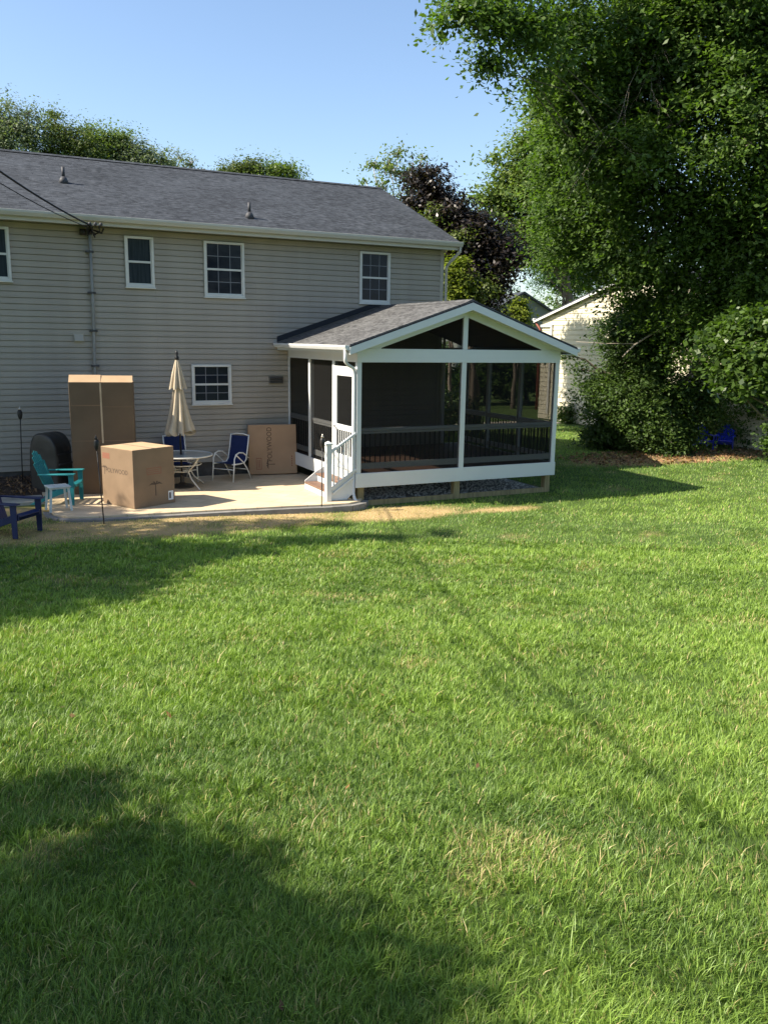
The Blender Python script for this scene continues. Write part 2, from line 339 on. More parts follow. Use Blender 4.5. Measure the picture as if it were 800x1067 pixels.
# ------------------------------------------------------------------ grass blades
def grass():
    N = 1250000
    rmin, rmax, pw = 1.4, 36., .47
    # radial density falls with distance, blades get wider as they get fewer
    uu = rng.random(N); r_ = (rmin**pw+(rmax**pw-rmin**pw)*uu)**(1/pw)
    th = YAW+R(-44)+R(88)*rng.random(N)
    x = CAM.x+r_*np.sin(th); y = CAM.y+r_*np.cos(th)
    # a third of the blades gather into tufts
    nt_ = 26000; ut = rng.random(nt_); rt_ = (rmin**.6+(14**.6-rmin**.6)*ut)**(1/.6); tt_ = YAW+R(-44)+R(88)*rng.random(nt_)
    tx, ty = CAM.x+rt_*np.sin(tt_), CAM.y+rt_*np.cos(tt_)
    nb_ = N//3; k = rng.integers(0, nt_, nb_); ta = rng.random(nb_)*2*np.pi; tr_ = .035*np.sqrt(rng.random(nb_))
    x[:nb_] = tx[k]+tr_*np.cos(ta); y[:nb_] = ty[k]+tr_*np.sin(ta); r_[:nb_] = np.hypot(x[:nb_]-CAM.x, y[:nb_]-CAM.y)
    isT = np.zeros(N, bool); isT[:nb_] = True; rad_a = rng.random(N)*2*np.pi; rad_a[:nb_] = ta
    keep = ~in_poly(x, y, PATIO) & ~((x > -4.3) & (x < .85) & (y > -4.17)) & ~((x < -9.9) & (y > -2.6)) & ~((y > -.1) & (x < .1))
    s = straw(x, y)
    keep &= rng.random(N) > np.clip((s-.45)*1.0, 0, .62)*np.clip(r_/8, .5, 1)
    keep &= rng.random(N) > .55*np.clip(nz(x, y, 9.3, 11)-.35, 0, 1)
    x, y, r_, s, isT, rad_a = x[keep], y[keep], r_[keep], s[keep], isT[keep], rad_a[keep]; n = len(x)
    z = T(x, y)
    L = lush(x, y)
    P1 = nz(x, y, 6.1, 12)*.5+.5
    h = (.020+.030*rng.random(n)**1.3)*(.65+.5*L+.35*P1)*(1+.8*(rng.random(n) < .03))*(1-.4*s)*(1+.010*r_)
    h = np.where(isT, h*(1.05+.45*P1), h)
    wd = (.0023+.0013*isT*rng.random(n))*(r_/2.2)**.66*(.6+.8*rng.random(n)**1.5)
    a = rng.random(n)*2*np.pi
    flow = 2.6*nz(x, y, 2.7, 9)+1.4*nz(x, y, 7.0, 10)
    lean = (.15+1.15*rng.random(n))*h
    la = np.where(isT, rad_a+rng.normal(0, .35, n), flow+rng.normal(0, 1.1, n))
    a = np.where(rng.random(n) < .6, la+rng.normal(0, .5, n), a)
    dx, dy = np.cos(la)*lean, np.sin(la)*lean
    wx, wy = -np.sin(a)*wd/2, np.cos(a)*wd/2
    V = np.zeros((n, 5, 3), np.float32)
    V[:, 0] = np.stack([x-wx, y-wy, z-.004], -1); V[:, 1] = np.stack([x+wx, y+wy, z-.004], -1)
    V[:, 2] = np.stack([x+dx*.38+wx*.85, y+dy*.38+wy*.85, z+h*.62], -1); V[:, 3] = np.stack([x+dx*.38-wx*.85, y+dy*.38-wy*.85, z+h*.62], -1)
    V[:, 4] = np.stack([x+dx*1.0, y+dy*1.0, z+h*.95], -1)
    b = np.arange(n)*5
    Q = np.stack([b, b+1, b+2, b+3], -1); Tr = np.stack([b+3, b+2, b+4], -1)
    li = np.concatenate([Q.ravel(), Tr.ravel()]).astype(np.int32)
    ls = np.concatenate([np.arange(n)*4, n*4+np.arange(n)*3]).astype(np.int32); lt = np.concatenate([np.full(n, 4), np.full(n, 3)]).astype(np.int32)
    me = bpy.data.meshes.new('lawn_grass'); me.vertices.add(n*5); me.vertices.foreach_set('co', V.ravel())
    me.loops.add(len(li)); me.loops.foreach_set('vertex_index', li); me.polygons.add(2*n); me.polygons.foreach_set('loop_start', ls); me.polygons.foreach_set('loop_total', lt)
    me.update()
    big = .5+.5*nz(x, y, .55, 14)
    t = np.clip(.55*rng.random(n)+.55*(L-.3)+.30*(big-.4)+.25*(P1-.5), 0, 1); dry = ((rng.random(n) < s*1.0) | (rng.random(n) < .03+.10*np.clip(nz(x, y, 3.3, 15), 0, 1))).astype(np.float32)*(.55+.45*rng.random(n))
    for nm, val in (('tint', t), ('dry', dry)):
        at = me.attributes.new(nm, 'FLOAT', 'POINT'); at.data.foreach_set('value', np.repeat(val, 5).astype(np.float32))
    me.polygons.foreach_set('use_smooth', np.ones(2*n, bool))
    Mx = leaf_mat('grass_blades', (.175, .292, .060), .26, .42, .26, (1.28, 1.14, 1.0)); nn = Mx.node_tree
    b_ = nn.nodes['Principled BSDF']; src = b_.inputs['Base Color'].links[0].from_socket
    at = nn.nodes.new('ShaderNodeAttribute'); at.attribute_name = 'dry'
    mx = nn.nodes.new('ShaderNodeMix'); mx.data_type = 'RGBA'; mx.inputs[7].default_value = (.56, .43, .22, 1)
    nn.links.new(at.outputs['Fac'], mx.inputs[0]); nn.links.new(src, mx.inputs[6])
    for l in list(nn.links):
        if l.from_socket == src and l.to_node != mx: to = l.to_socket; nn.links.remove(l); nn.links.new(mx.outputs[2], to)
    me.materials.append(Mx)
    o = bpy.data.objects.new('lawn_grass', me); col.objects.link(o)
    tag(o, 'mown green grass blades covering the back lawn', 'grass', kind='stuff')
grass()

# ------------------------------------------------------------------ patio, walk, beds
def sheet(name, poly, z0, z1, m_, bevel=0):
    mb = MB(); mb.prism([(x, y, z0) for x, y in poly], (0, 0, z1-z0)); o = mb.build(name, m_, bevel=bevel); o['kind'] = 'structure'; return o
sheet('patio', PATIO, -.5, PATZ, M['patio'], .012)
# grey edging stones round the slab
edge = [(x, y) for x, y in PATIO[:13]]
mb = MB()
for i in range(len(edge)-1):
    a = Vector((*edge[i], 0)); b = Vector((*edge[i+1], 0)); d = (b-a).normalized(); nrm = Vector((d.y, -d.x, 0))
    if nrm.dot(Vector((-8, -6, 0))-Vector((-8, -2, 0))) < 0 and i > 2: nrm = -nrm
    if i <= 2 and nrm.x > 0: nrm = -nrm
    p = [a+nrm*.006-d*.02, b+nrm*.006+d*.02, b+nrm*.13+d*.02, a+nrm*.13-d*.02]
    mb.prism([(q_.x, q_.y, -.45) for q_ in p], (0, 0, .45+PATZ-.035-.0015*(i % 3)))
o = mb.build('patio_edging', M['slate'], bevel=.008); o['kind'] = 'structure'
sheet('side_path', [(-19, -2.05), (-10.02, -1.95), (-10.02, -1.2), (-19, -1.25)], -.45, -.235, M['walk'], .01)
# mulch bed at the wall
mb = MB(); mb.prism([(-19, -.06, .0), (-19, -1.2, -.25), (-19, -1.2, -.5), (-19, -.06, -.5)], (9.0, 0, 0))
o = mb.build('mulch_bed', mat('dark_mulch', (.07, .05, .038), .95, .1, .5, 14, .8, 25)); o['kind'] = 'structure'
def litter(name, n, fn, size, m_, label, cat):
    P = np.array([fn() for _ in range(n)]); s = size*(.6+.8*rng.random(n))
    a = rng.random(n)*6.28; t = rng.normal(0, .5, (n, 2))
    e1 = np.stack([np.cos(a), np.sin(a), t[:, 0]], -1)*s[:, None]; e2 = np.stack([-np.sin(a), np.cos(a), t[:, 1]], -1)*(s*.5)[:, None]
    V = np.stack([P-e1, P-e2, P+e1, P+e2], 1).reshape(-1, 3)
    me = bpy.data.meshes.new(name); me.from_pydata(V.tolist(), [], (np.arange(n*4).reshape(-1, 4)).tolist())
    at = me.attributes.new('tint', 'FLOAT', 'POINT'); at.data.foreach_set('value', np.repeat(rng.random(n), 4).astype(np.float32))
    me.materials.append(m_); o = bpy.data.objects.new(name, me); col.objects.link(o); tag(o, label, cat, kind='stuff')
dryleaf = leaf_mat('dry_fallen_leaves', (.20, .14, .085), .15, .8, .1, (1.2, 1.0, .9))
def f_mulch():
    x = -19+8.9*rng.random(); y = -.1-1.1*rng.random(); return (x, y, -.0+(y+.06)*.22+.03+.03*rng.random())
litter('fallen_leaves', 2600, f_mulch, .032, dryleaf, 'dead brown leaves lying in the mulch bed along the house wall', 'leaves')
def f_lit():
    while True:
        x = 4.2+9*rng.random(); y = -1.9+3.2*rng.random()
        if rng.random() < blob(x, y, 8.2, -.3, 4., 1.3, .5): return (x, y, float(T(x, y))+.03+.02*rng.random())
litter('fallen_leaves', 2400, f_lit, .055, dryleaf, 'dry tan leaf litter under the big tree at the lawn edge', 'leaves')
def f_lawn():
    r_ = 2+14*rng.random()**.8; th = YAW+R(-30)+R(60)*rng.random(); x = CAM.x+r_*math.sin(th); y = min(CAM.y+r_*math.cos(th), -5.4); return (x, y, float(T(x, y))+.035+.02*rng.random())
litter('fallen_leaves', 40, f_lawn, .022, leaf_mat('russet_leaves', (.17, .10, .06), .2, .7, .2), 'a few small russet leaves scattered over the open lawn', 'leaves')
# pale gravel under the porch
def gravel():
    n = 3000; V = []; Fc = []
    for i in range(n):
        x = -4.1+4.7*rng.random(); y = -3.95+3.6*rng.random()**.8; z = float(T(x, y))+.03; s = .018+.022*rng.random()
        k = len(V); V += [(x-s, y, z), (x+s, y, z), (x, y-s, z), (x, y+s, z), (x, y, z+s*.8), (x, y, z-s)]
        Fc += [(k, k+2, k+4), (k+2, k+1, k+4), (k+1, k+3, k+4), (k+3, k, k+4), (k+2, k, k+5), (k+1, k+2, k+5), (k+3, k+1, k+5), (k, k+3, k+5)]
    me = bpy.data.meshes.new('gravel'); me.from_pydata(V, [], Fc); me.materials.append(mat('pale_gravel', (.62, .62, .60), .9, .2, .3, 20))
    o = bpy.data.objects.new('gravel', me); col.objects.link(o); tag(o, 'pale grey gravel under the raised porch', 'gravel', kind='stuff')
gravel()
sheet('gravel_base', [(-4.2, -4.0), (.72, -4.0), (.72, -.02), (-4.2, -.02)], -.6, -.352, mat('gravel_ground', (.30, .30, .29), .95, .1, .4, 40, .5, 60))

# ------------------------------------------------------------------ siding
def siding(mb, x0, x1, z0, z1, course, Y=0.0, depth=.018, tops=None, along='x', sgn=-1):
    """lapped courses; tops(z)->(a,b) limits for gables; sgn = outward direction"""
    z = z0
    while z < z1-1e-4:
        zt = min(z+course, z1)
        a, b = (x0, x1) if tops is None else tops((z+zt)/2)
        if b-a > .02:
            g = min(.016 if course < .18 else .024, (zt-z)*.3); zg = zt-g
            yo = Y+sgn*depth; yi = Y+sgn*.005; yd = Y-sgn*.020
            prof = [(yd, z-.0), (yo, z), (yi, zg), (yd, zg), (yd, zt)]
            if along == 'x': vs = [(c_, y_, z_) for y_, z_ in prof for c_ in (a, b)]
            else: vs = [(y_, c_, z_) for y_, z_ in prof for c_ in (a, b)]
            mb.add(vs, [(2*i, 2*i+1, 2*i+3, 2*i+2) for i in range(4)])
        z = zt
    return mb

# ------------------------------------------------------------------ main house
EZ, RZ, RY_, GX0, GX1 = 5.45, 7.42, 4.25, -19.5, 0.0
house = empty('house', (0, 0, 0), label='two-storey house with taupe lap siding and a long charcoal shingle roof', cat='house')
w_ = MB(); siding(w_, GX0, GX1, .10, 5.30, .1262)
w_.box(GX0, GX1-.03, .024, .12, .10, 5.30); w_.build('wall', M['siding'], house)
w2 = MB(); siding(w2, 0, 8.5, .10, 5.3, .1262, Y=GX1, along='y', sgn=1)
siding(w2, 0, 8.5, 5.3, 7.35, .1262, Y=GX1, along='y', sgn=1, tops=lambda z: ((z-5.3)/(7.35-5.3)*4.25, 8.5-(z-5.3)/(7.35-5.3)*4.25))
w2.prism([(GX1-.10, .125, .1), (GX1-.10, 8.5, .1), (GX1-.10, 8.5, 5.3), (GX1-.10, 4.25, 7.33), (GX1-.10, .125, 5.3)], (.074, 0, 0))
w2.box(GX0, GX1-.11, 8.4, 8.5, .1, 5.3); w2.build('wall', M['siding'], house)
MB().box(GX0+.02, GX1-.03, .035, 8.4, -.6, .098).build('foundation', M['concrete'], house)
c = MB(); c.box(GX1-.085, GX1+.018, -.020, -.0155, .1, 5.3); c.box(GX1+.0155, GX1+.02, -.018, .08, .1, 5.3); c.build('corner_trim', mat('taupe_trim', (.42, .39, .33), .5), house)
# roof
sl_ = (RZ-EZ)/(RY_+.45); xr0, xr1 = GX0-.25, .24
def roof_uv(v): return (v.x, v.y*math.sqrt(1+sl_*sl_))
rf = MB(); th_ = .06
rf.prism([(xr0, -.47, EZ-.01), (xr0, RY_, RZ), (xr0, 2*RY_+.45, EZ), (xr0, 2*RY_+.45, EZ-th_), (xr0, RY_, RZ-th_-.02), (xr0, -.47, EZ-th_)], (xr1-xr0, 0, 0))
roof = rf.build('roof', M['shingle'], house, uvfn=roof_uv)
rc = MB(); rc.prism([(xr0, RY_-.16, RZ-.045), (xr0, RY_, RZ+.022), (xr0, RY_+.16, RZ-.045), (xr0, RY_, RZ-.01)], (xr1-xr0, 0, 0)); rc.build('ridge_cap', M['shingle'], house, uvfn=lambda v: (v.x, v.y*1.08))
# rake boards right gable
rk = MB()
for s in (1, -1):
    y0 = RY_-s*(RY_+.45); rk.prism([(xr1-.03, y0, EZ-.09), (xr1-.03, RY_, RZ-.105), (xr1-.03, RY_, RZ-.27), (xr1-.03, y0, EZ-.24)], (.025, 0, 0))
rk.build('rake_board', M['gutter'], house)
so_ = MB(); so_.box(GX0-.2, .20, -.42, -.018, 5.285, 5.30); so_.build('soffit', M['gutter'], house)
fa = MB(); fa.box(GX0-.2, .21, -.445, -.42, 5.25, 5.415); fa.build('fascia', M['gutter'], house)
gt = MB(); gt.prism([(GX0-.2, -.448, 5.44), (GX0-.2, -.575, 5.445), (GX0-.2, -.575, 5.40), (GX0-.2, -.54, 5.33), (GX0-.2, -.448, 5.32)], (-GX0+.2+.26, 0, 0)); gt.build('gutter', M['gutter'], house, bevel=.006)
dp = MB(); dp.tube([(.21, -.50, 5.34), (.21, -.50, 5.22), (.12, -.16, 4.98), (.075, -.055, 4.86), (.075, -.055, 3.4), (.075, -.055, .0)], .036, 8); dp.build('downspout', M['gutter'], house, smooth=True)
# roof vent pipes
for (x, y) in ((-8.92, 1.84), (-5.05, .25)):
    z = EZ+(y+.45)*sl_
    v = MB(); v.lathe([(.12, -.05), (.085, .07), (.05, .12)], 14); o = v.build('vent_pipe', M['lead'], house, smooth=True, loc=(x, y, z))
    v = MB(); v.lathe([(.036, .11), (.036, .33)], 12); v.build('pipe_top', M['lead'], o, smooth=True)
def window(X0, X1, Z0, Z1, muntin=True, m_=None, Y=-.016):
    t = .052
    f_ = MB()
    for a in ((X0, X1, Z1-t, Z1), (X0, X1, Z0, Z0+t), (X0, X0+t, Z0+t, Z1-t), (X1-t, X1, Z0+t, Z1-t)): f_.box(a[0], a[1], Y-.045, Y+.01, a[2], a[3])
    f_.box(X0-.02, X1+.02, Y-.06, Y+.01, Z0-.03, Z0-.001)
    W = f_.build('window', M['trimgrey'], house, bevel=.004)
    zm = (Z0+Z1)/2
    s_ = MB(); s_.box(X0+t, X1-t, Y-.025, Y+.008, zm-.022, zm+.022)
    for a, b in ((X0+t, X0+t+.022), (X1-t-.022, X1-t)): s_.box(a, b, Y-.02, Y+.006, Z0+t, zm-.023); s_.box(a, b, Y-.014, Y+.006, zm+.023, Z1-t)
    s_.box(X0+t+.023, X1-t-.023, Y-.02, Y+.006, Z0+t, Z0+t+.03); s_.build('sash', M['trimgrey'], W)
    MB().box(X0+t, X1-t, Y-.004, Y+.012, Z0+t, zm-.02).build('pane', m_ or M['pane'], W)
    MB().box(X0+t, X1-t, Y-.003, Y+.012, zm+.02, Z1-t).build('pane', m_ or M['pane'], W)
    if muntin:
        g = MB()
        for za, zb in ((Z0+t+.03, zm-.022), (zm+.022, Z1-t)):
            for k in (1, 2): x = X0+t+(X1-X0-2*t)*k/3; g.box(x-.007, x+.007, Y-.011, Y-.0045, za, zb)
            z = (za+zb)/2
            xs_ = [X0+t+.023]+[X0+t+(X1-X0-2*t)*k/3 for k in (1, 2)]+[X1-t-.023]
            for k in range(3): g.box(xs_[k]+.0072, xs_[k+1]-.0072, Y-.0105, Y-.0045, z-.007, z+.007)
        g.build('grille', M['grille'], W)
window(-10.9, -10.24, 4.08, 5.15, False, M['pane_curtain'])
window(-7.95, -7.33, 4.06, 5.13, False, M['pane_curtain'])
window(-6.22, -5.28, 3.91, 5.13)
window(-2.36, -1.53, 3.89, 5.12)
window(-6.57, -5.64, 1.47, 2.38)
window(-13.6, -12.9, 4.06, 5.13)
# louvre vent near the porch, small box vent on the left
v = MB(); v.box(-4.72, -4.36, -.05, -.012, 1.93, 2.11); V_ = v.build('wall_vent', mat('vent_frame', (.16, .15, .13), .6), house)
v = MB()
for k in range(3): v.prism([(-4.70, -.056, 1.955+k*.052), (-4.70, -.085, 1.952+k*.052), (-4.70, -.056, 1.99+k*.052)], (.32, 0, 0))
v.build('louvre', mat('vent_louvre', (.07, .065, .06), .6), V_)
v = MB(); v.box(-9.10, -8.88, -.03, -.012, 2.86, 3.04); v.prism([(-9.08, -.032, 2.88), (-9.08, -.11, 2.88), (-9.08, -.032, 3.02)], (.18, 0, 0)); v.build('wall_vent', mat('taupe_vent', (.38, .35, .29), .5), house, label='small taupe dryer vent hood')
# hose bib / outlet on wall between windows
MB().box(-4.92, -4.80, -.05, -.012, .22, .38).build('outlet_box', M['pipegrey'], house, bevel=.006)
# service mast and conduit
cd = MB(); cd.tube([(-8.66, -.075, 5.12), (-8.67, -.075, 3.6), (-8.70, -.075, 2.2), (-8.70, -.075, .3)], .032, 10); CD = cd.build('conduit', M['pipegrey'], house, smooth=True)
for z in (4.75, 3.9, 3.1, 2.35, 1.5): MB().box(-8.76, -8.60, -.112, -.016, z-.02, z+.02).build('clamp', M['lead'], CD)
wh = MB(); wh.tube([(-8.66, -.075, 5.10), (-8.66, -.08, 5.22), (-8.66, -.20, 5.24)], [.045, .055, .06], 10); wh.tube([(-8.66, -.16, 5.20), (-8.58, -.30, 5.08), (-8.50, -.40, 5.14), (-8.52, -.50, 5.24)], .016, 6)
wh.tube([(-8.66, -.18, 5.18), (-8.74, -.34, 5.05), (-8.76, -.50, 5.16), (-8.74, -.60, 5.25)], .016, 6); wh.tube([(-8.64, -.16, 5.2), (-8.45, -.3, 5.12), (-8.42, -.42, 5.2)], .018, 6)
wh.box(-8.86, -8.74, -.14, -.016, 5.08, 5.20); wh.tube([(-8.66, -.2, 5.2), (-8.60, -.38, 5.02), (-8.66, -.52, 5.12), (-8.70, -.62, 5.27)], .014, 6)
wh.build('weatherhead', M['darkmetal'], house, smooth=True)
for k in range(3): MB().lathe([(.02, 0), (.035, .02), (.035, .05), (.02, .07)], 10).build('insulator', M['lead'], house, smooth=True, loc=(-8.62+.11*k-.1, -.62, 5.22))

# service drop cables to a pole
def cable(a, b, sag, r_, label):
    a = Vector(a); b = Vector(b); pts = []
    for k in range(25):
        t = k/24; q_ = a.lerp(b, t); q_.z -= sag*4*t*(1-t); pts.append(q_)
    mb = MB(); mb.tube(pts, r_, 6); o = mb.build('service_cable', M['cable'], smooth=True)
    tag(o, label, 'cable', 'cables from the house to the street pole')
PT = (-15.6, -17.0, 7.6)
cable((-8.70, -.62, 5.22), PT, .58, .017, 'thick upper black service cable rising from the weatherhead to the upper left')
cable((-8.74, -.60, 5.18), (PT[0], PT[1], PT[2]-.35), .62, .008, 'thin lower black service cable sagging just below the thick one')
pole = empty('utility_pole', (PT[0]-.15, PT[1]-.15, .3), label='tall brown wooden utility pole holding the cables out of frame on the left', cat='utility pole')
MB().tube([(0, 0, -.5), (0, 0, 8.2)], [.16, .11], 14).build('pole', M['bark'], pole, smooth=True)
MB().box(-.9, .9, -.18, -.10, 7.2, 7.35).build('crossarm', M['bark'], pole)

# ------------------------------------------------------------------ screened porch
PL, PR_, PY, MX = -4.225, .74, -4.108, -1.745
bB, bT, hB, hT, AP, EV, EL_, ER_, RYF = .02, .317, 2.556, 2.827, 3.835, 2.905, -4.50, 1.00, -4.36
porch = empty('screened_porch', (0, 0, 0), label='white screened porch with a gabled shingle roof attached to the house', cat='porch')
psl = (AP-EV)/(MX-EL_)
pth = .05
r1 = MB(); r1.prism([(EL_, RYF, EV), (MX, RYF, AP), (MX, RYF, AP-pth), (EL_, RYF, EV-pth)], (0, -RYF-.022, 0))
r1.build('roof', M['shingle2'], porch, uvfn=lambda v: (v.y, v.x*1.055))
r1 = MB(); r1.prism([(MX+.001, RYF, AP), (ER_, RYF, EV), (ER_, RYF, EV-pth), (MX+.001, RYF, AP-pth)], (0, -RYF-.022, 0))
r1.build('roof', M['shingle2'], porch, uvfn=lambda v: (v.y, v.x*1.055))
# ridge shingles + black step flashing on the wall
r1 = MB(); r1.prism([(MX-.14, RYF+.003, AP-.04), (MX, RYF+.003, AP+.018), (MX+.14, RYF+.003, AP-.04), (MX, RYF+.003, AP-.005)], (0, -RYF-.03, 0)); r1.build('ridge_cap', M['shingle2'], porch, uvfn=lambda v: (v.y, v.x))
fl = MB()
for s, xe in ((1, EL_), (-1, min(ER_, -.02))):
    ze = EV if s == 1 else AP-psl*(xe-MX)
    fl.prism([(xe, -.035, ze+.012), (MX, -.035, AP+.012), (MX, -.035, AP+.14), (xe, -.035, ze+.14)], (0, .018, 0))
fl.build('flashing', M['flash'], porch)
# rake fascia and frieze
rk = MB(); rk.prism([(EL_, RYF-.022, EV-.052), (MX, RYF-.022, AP-.052), (ER_, RYF-.022, EV-.052), (ER_, RYF-.022, EV-.20), (MX, RYF-.022, AP-.205), (EL_, RYF-.022, EV-.20)], (0, .022, 0)); rk.build('rake_board', M['vinyl'], porch, bevel=.004)
dk = MB(); dk.prism([(EL_, RYF-.025, EV-.047), (MX, RYF-.025, AP-.047), (ER_, RYF-.025, EV-.047), (ER_, RYF-.025, EV-.026), (MX, RYF-.025, AP-.026), (EL_, RYF-.025, EV-.026)], (0, .023, 0)); dk.build('drip_edge', M['flash'], porch)
sf = MB()
for s, xe in ((1, EL_), (-1, ER_)):
    sf.prism([(xe, RYF+.002, EV-.19), (MX, RYF+.002, AP-.19), (MX, RYF+.002, AP-.175), (xe, RYF+.002, EV-.175)], (0, PY-RYF-.002, 0))
sf.build('soffit', M['vinyl'], porch)
# header beams
hd = MB(); hd.box(PL-.003, PR_+.003, PY-.012, PY+.09, hB, hT); hd.build('header_beam', M['vinyl'], porch, bevel=.004)
hd = MB(); hd.box(PL, PL+.09, PY+.092, -.02, hB, hT-.02); hd.build('header_beam', M['vinyl'], porch, bevel=.004)
hd = MB(); hd.box(PR_-.09, PR_, PY+.092, -.02, hB, hT-.02); hd.box(.02, PR_, -.02, .05, hB, hT); hd.build('header_beam', M['vinyl'], porch, bevel=.004)
# gable triangle frame
gz0 = hT; inset = .205
g = MB()
xl = PL+.02; zl = EV+psl*(xl-EL_)-inset
def zr(x): return AP-psl*abs(x-MX)-.205
GI = .33
def zi(x): return AP-psl*abs(x-MX)-GI
xs1 = MX-(AP-GI-gz0)/psl+.05; xs2 = MX+(AP-GI-gz0)/psl-.05
g.prism([(PL, PY-.008, gz0), (xs1, PY-.008, gz0), (xs1, PY-.008, zi(xs1)), (MX, PY-.008, zi(MX)), (MX, PY-.008, zr(MX)+.02), (PL, PY-.008, zr(PL)+.02)], (0, .07, 0))
g.prism([(PR_, PY-.008, gz0), (xs2, PY-.008, gz0), (xs2, PY-.008, zi(xs2)), (MX, PY-.008, zi(MX)), (MX, PY-.008, zr(MX)+.02), (PR_, PY-.008, zr(PR_)+.02)], (0, .07, 0))
g.build('gable_frame', M['vinyl'], porch)
MB().box(MX-.055, MX+.055, PY-.014, PY+.07, gz0+.002, zi(MX)).build('gable_post', M['vinyl'], porch, bevel=.004)
for a, b, l in ((xs1, MX-.055, 1), (MX+.055, xs2, 0)):
    s_ = MB()
    if l: s_.prism([(a, PY+.02, gz0), (b, PY+.02, gz0), (b, PY+.02, zi(b)), (a, PY+.02, zi(a))], (0, .004, 0))
    else: s_.prism([(a, PY+.02, gz0), (b, PY+.02, gz0), (b, PY+.02, zi(b)), (a, PY+.02, zi(a))], (0, .004, 0))
    s_.build('gable_screen', M['screen'], porch)
# band boards
b_ = MB(); b_.box(PL-.012, PR_+.012, PY-.015, PY+.03, bB, bT); b_.build('band_board', M['vinyl'], porch, bevel=.004)
b_ = MB(); b_.box(PL-.010, PL+.03, PY+.032, -.025, bB, bT-.001); b_.build('band_board', M['vinyl'], porch, bevel=.004)
b_ = MB(); b_.box(PR_-.03, PR_+.010, PY+.032, -.025, bB, bT-.001); b_.box(.03, PR_-.032, -.06, -.025, bB, bT-.001); b_.build('band_board', M['vinyl'], porch, bevel=.004)
# deck floor boards
dkf = MB(); y = PY+.035
while y < -.05:
    y2 = min(y+.135, -.04); dkf.box(PL+.032, PR_-.032, y, y2, .27, .302); y = y2+.006
dkf.build('deck_floor', M['deck'], porch)
MB().box(PL+.04, PR_-.04, PY+.04, -.06, .24, .262).build('subfloor', M['ptwood'], porch)
# posts
def post(x0, x1, y0, y1, z0=bT, z1=hB): MB().box(x0, x1, y0, y1, z0, z1-.001).build('post', M['vinyl'], porch, bevel=.004)
pw_ = .10
post(PL, PL+pw_, PY, PY+pw_); post(PR_-pw_, PR_, PY, PY+pw_); post(MX-.055, MX+.055, PY-.002, PY+.09)
post(PL, PL+pw_, -1.48, -1.38); post(PL, PL+.09, -2.90, -2.80); post(PL, PL+.05, -.07, -.017)
post(PR_-.09, PR_, -2.75, -2.65); post(PR_-.09, PR_, -1.36, -1.26); post(PR_-.09, PR_, -.10, -.012); post(.03, .11, -.10, -.012)
# screens, mid rails, bottom rails, balusters
def bay(axis_, fixed, a, b, rails=True, bal=True, inward=1, z0=bT, z1=hB):
    """one screened opening between two posts; inward = +-1 offset of the railing to the inside"""
    def bx(mb, p, q_, o0, o1, za, zb):
        if axis_ == 'x': mb.box(p, q_, fixed+min(o0, o1), fixed+max(o0, o1), za, zb)
        else: mb.box(fixed+min(o0, o1), fixed+max(o0, o1), p, q_, za, zb)
    s_ = MB(); bx(s_, a, b, .030*inward, .033*inward, z0, z1); s_.build('screen', M['screen'], porch)
    r_ = MB(); bx(r_, a, b, .045*inward, .095*inward, z0+.80, z0+.845); bx(r_, a, b, .035*inward, .11*inward, z0+.852, z0+.915)
    bx(r_, a, b, .05*inward, .09*inward, z0+.075, z0+.20)
    Rr = r_.build('railing', M['vinyl'], porch, bevel=.003)
    if bal:
        n = max(2, int((b-a)/.115)); first = None
        for k in range(1, n):
            p = a+(b-a)*k/n
            if first is None or True:
                mb = MB(); bx(mb, -.009, .009, .062*inward, .078*inward, 0, .598) if False else None
            if first is None:
                mb = MB()
                if axis_ == 'x': mb.box(-.009, .009, fixed+min(.061*inward, .079*inward), fixed+max(.061*inward, .079*inward), z0+.201, z0+.799)
                else: mb.box(fixed+min(.061*inward, .079*inward), fixed+max(.061*inward, .079*inward), -.009, .009, z0+.201, z0+.799)
                first = mb.build('baluster', M['black'], Rr); o = first
            else:
                o = first.copy(); col.objects.link(o); o.parent = Rr
            o.location = (p, 0, 0) if axis_ == 'x' else (0, p, 0)
bay('x', PY, PL+pw_, MX-.055); bay('x', PY, MX+.055, PR_-pw_)
bay('y', PL, -1.38, -.07); bay('y', PL, -2.80, -1.48)
bay('y', PR_, PY+pw_, -2.75, inward=-1); bay('y', PR_, -2.65, -1.36, inward=-1); bay('y', PR_, -1.26, -.10, inward=-1)
# transom above the door, door frame and door
MB().box(PL+.03, PL+.033, PY+pw_, -2.90, 2.46, hB).build('screen', M['screen'], porch)
MB().box(PL+.005, PL+.08, PY+pw_, -2.90, 2.40, 2.455).build('door_header', M['vinyl'], porch)
dr = MB(); d0, d1 = -3.995, -2.915; xa, xb = PL-.015, PL+.03
dr.box(xa, xb, d0, d0+.115, .33, 2.395); dr.box(xa, xb, d1-.17, d1, .33, 2.395)
dr.box(xa, xb, d0+.116, d1-.171, 2.26, 2.395); dr.box(xa, xb, d0+.116, d1-.171, 1.13, 1.25); dr.box(xa, xb, d0+.116, d1-.171, .33, .62)
DR = dr.build('screen_door', M['vinyl'], porch, bevel=.005)
MB().box(PL+.004, PL+.007, d0+.116, d1-.171, 1.25, 2.26).build('door_screen', M['screen'], DR)
MB().box(PL+.004, PL+.007, d0+.116, d1-.171, .62, 1.13).build('door_screen', M['screen'], DR)
for k in range(1, 7):
    y = d0+.116+(d1-.171-d0-.116)*k/7; MB().box(PL-.008, PL+.002, y-.014, y+.014, .621, 1.129).build('door_bar', M['vinyl'], DR)
MB().tube([(PL-.02, d1-.10, 1.19), (PL-.06, d1-.10, 1.19), (PL-.06, d1-.20, 1.19)], .011, 8).build('door_handle', M['lead'], DR, smooth=True)
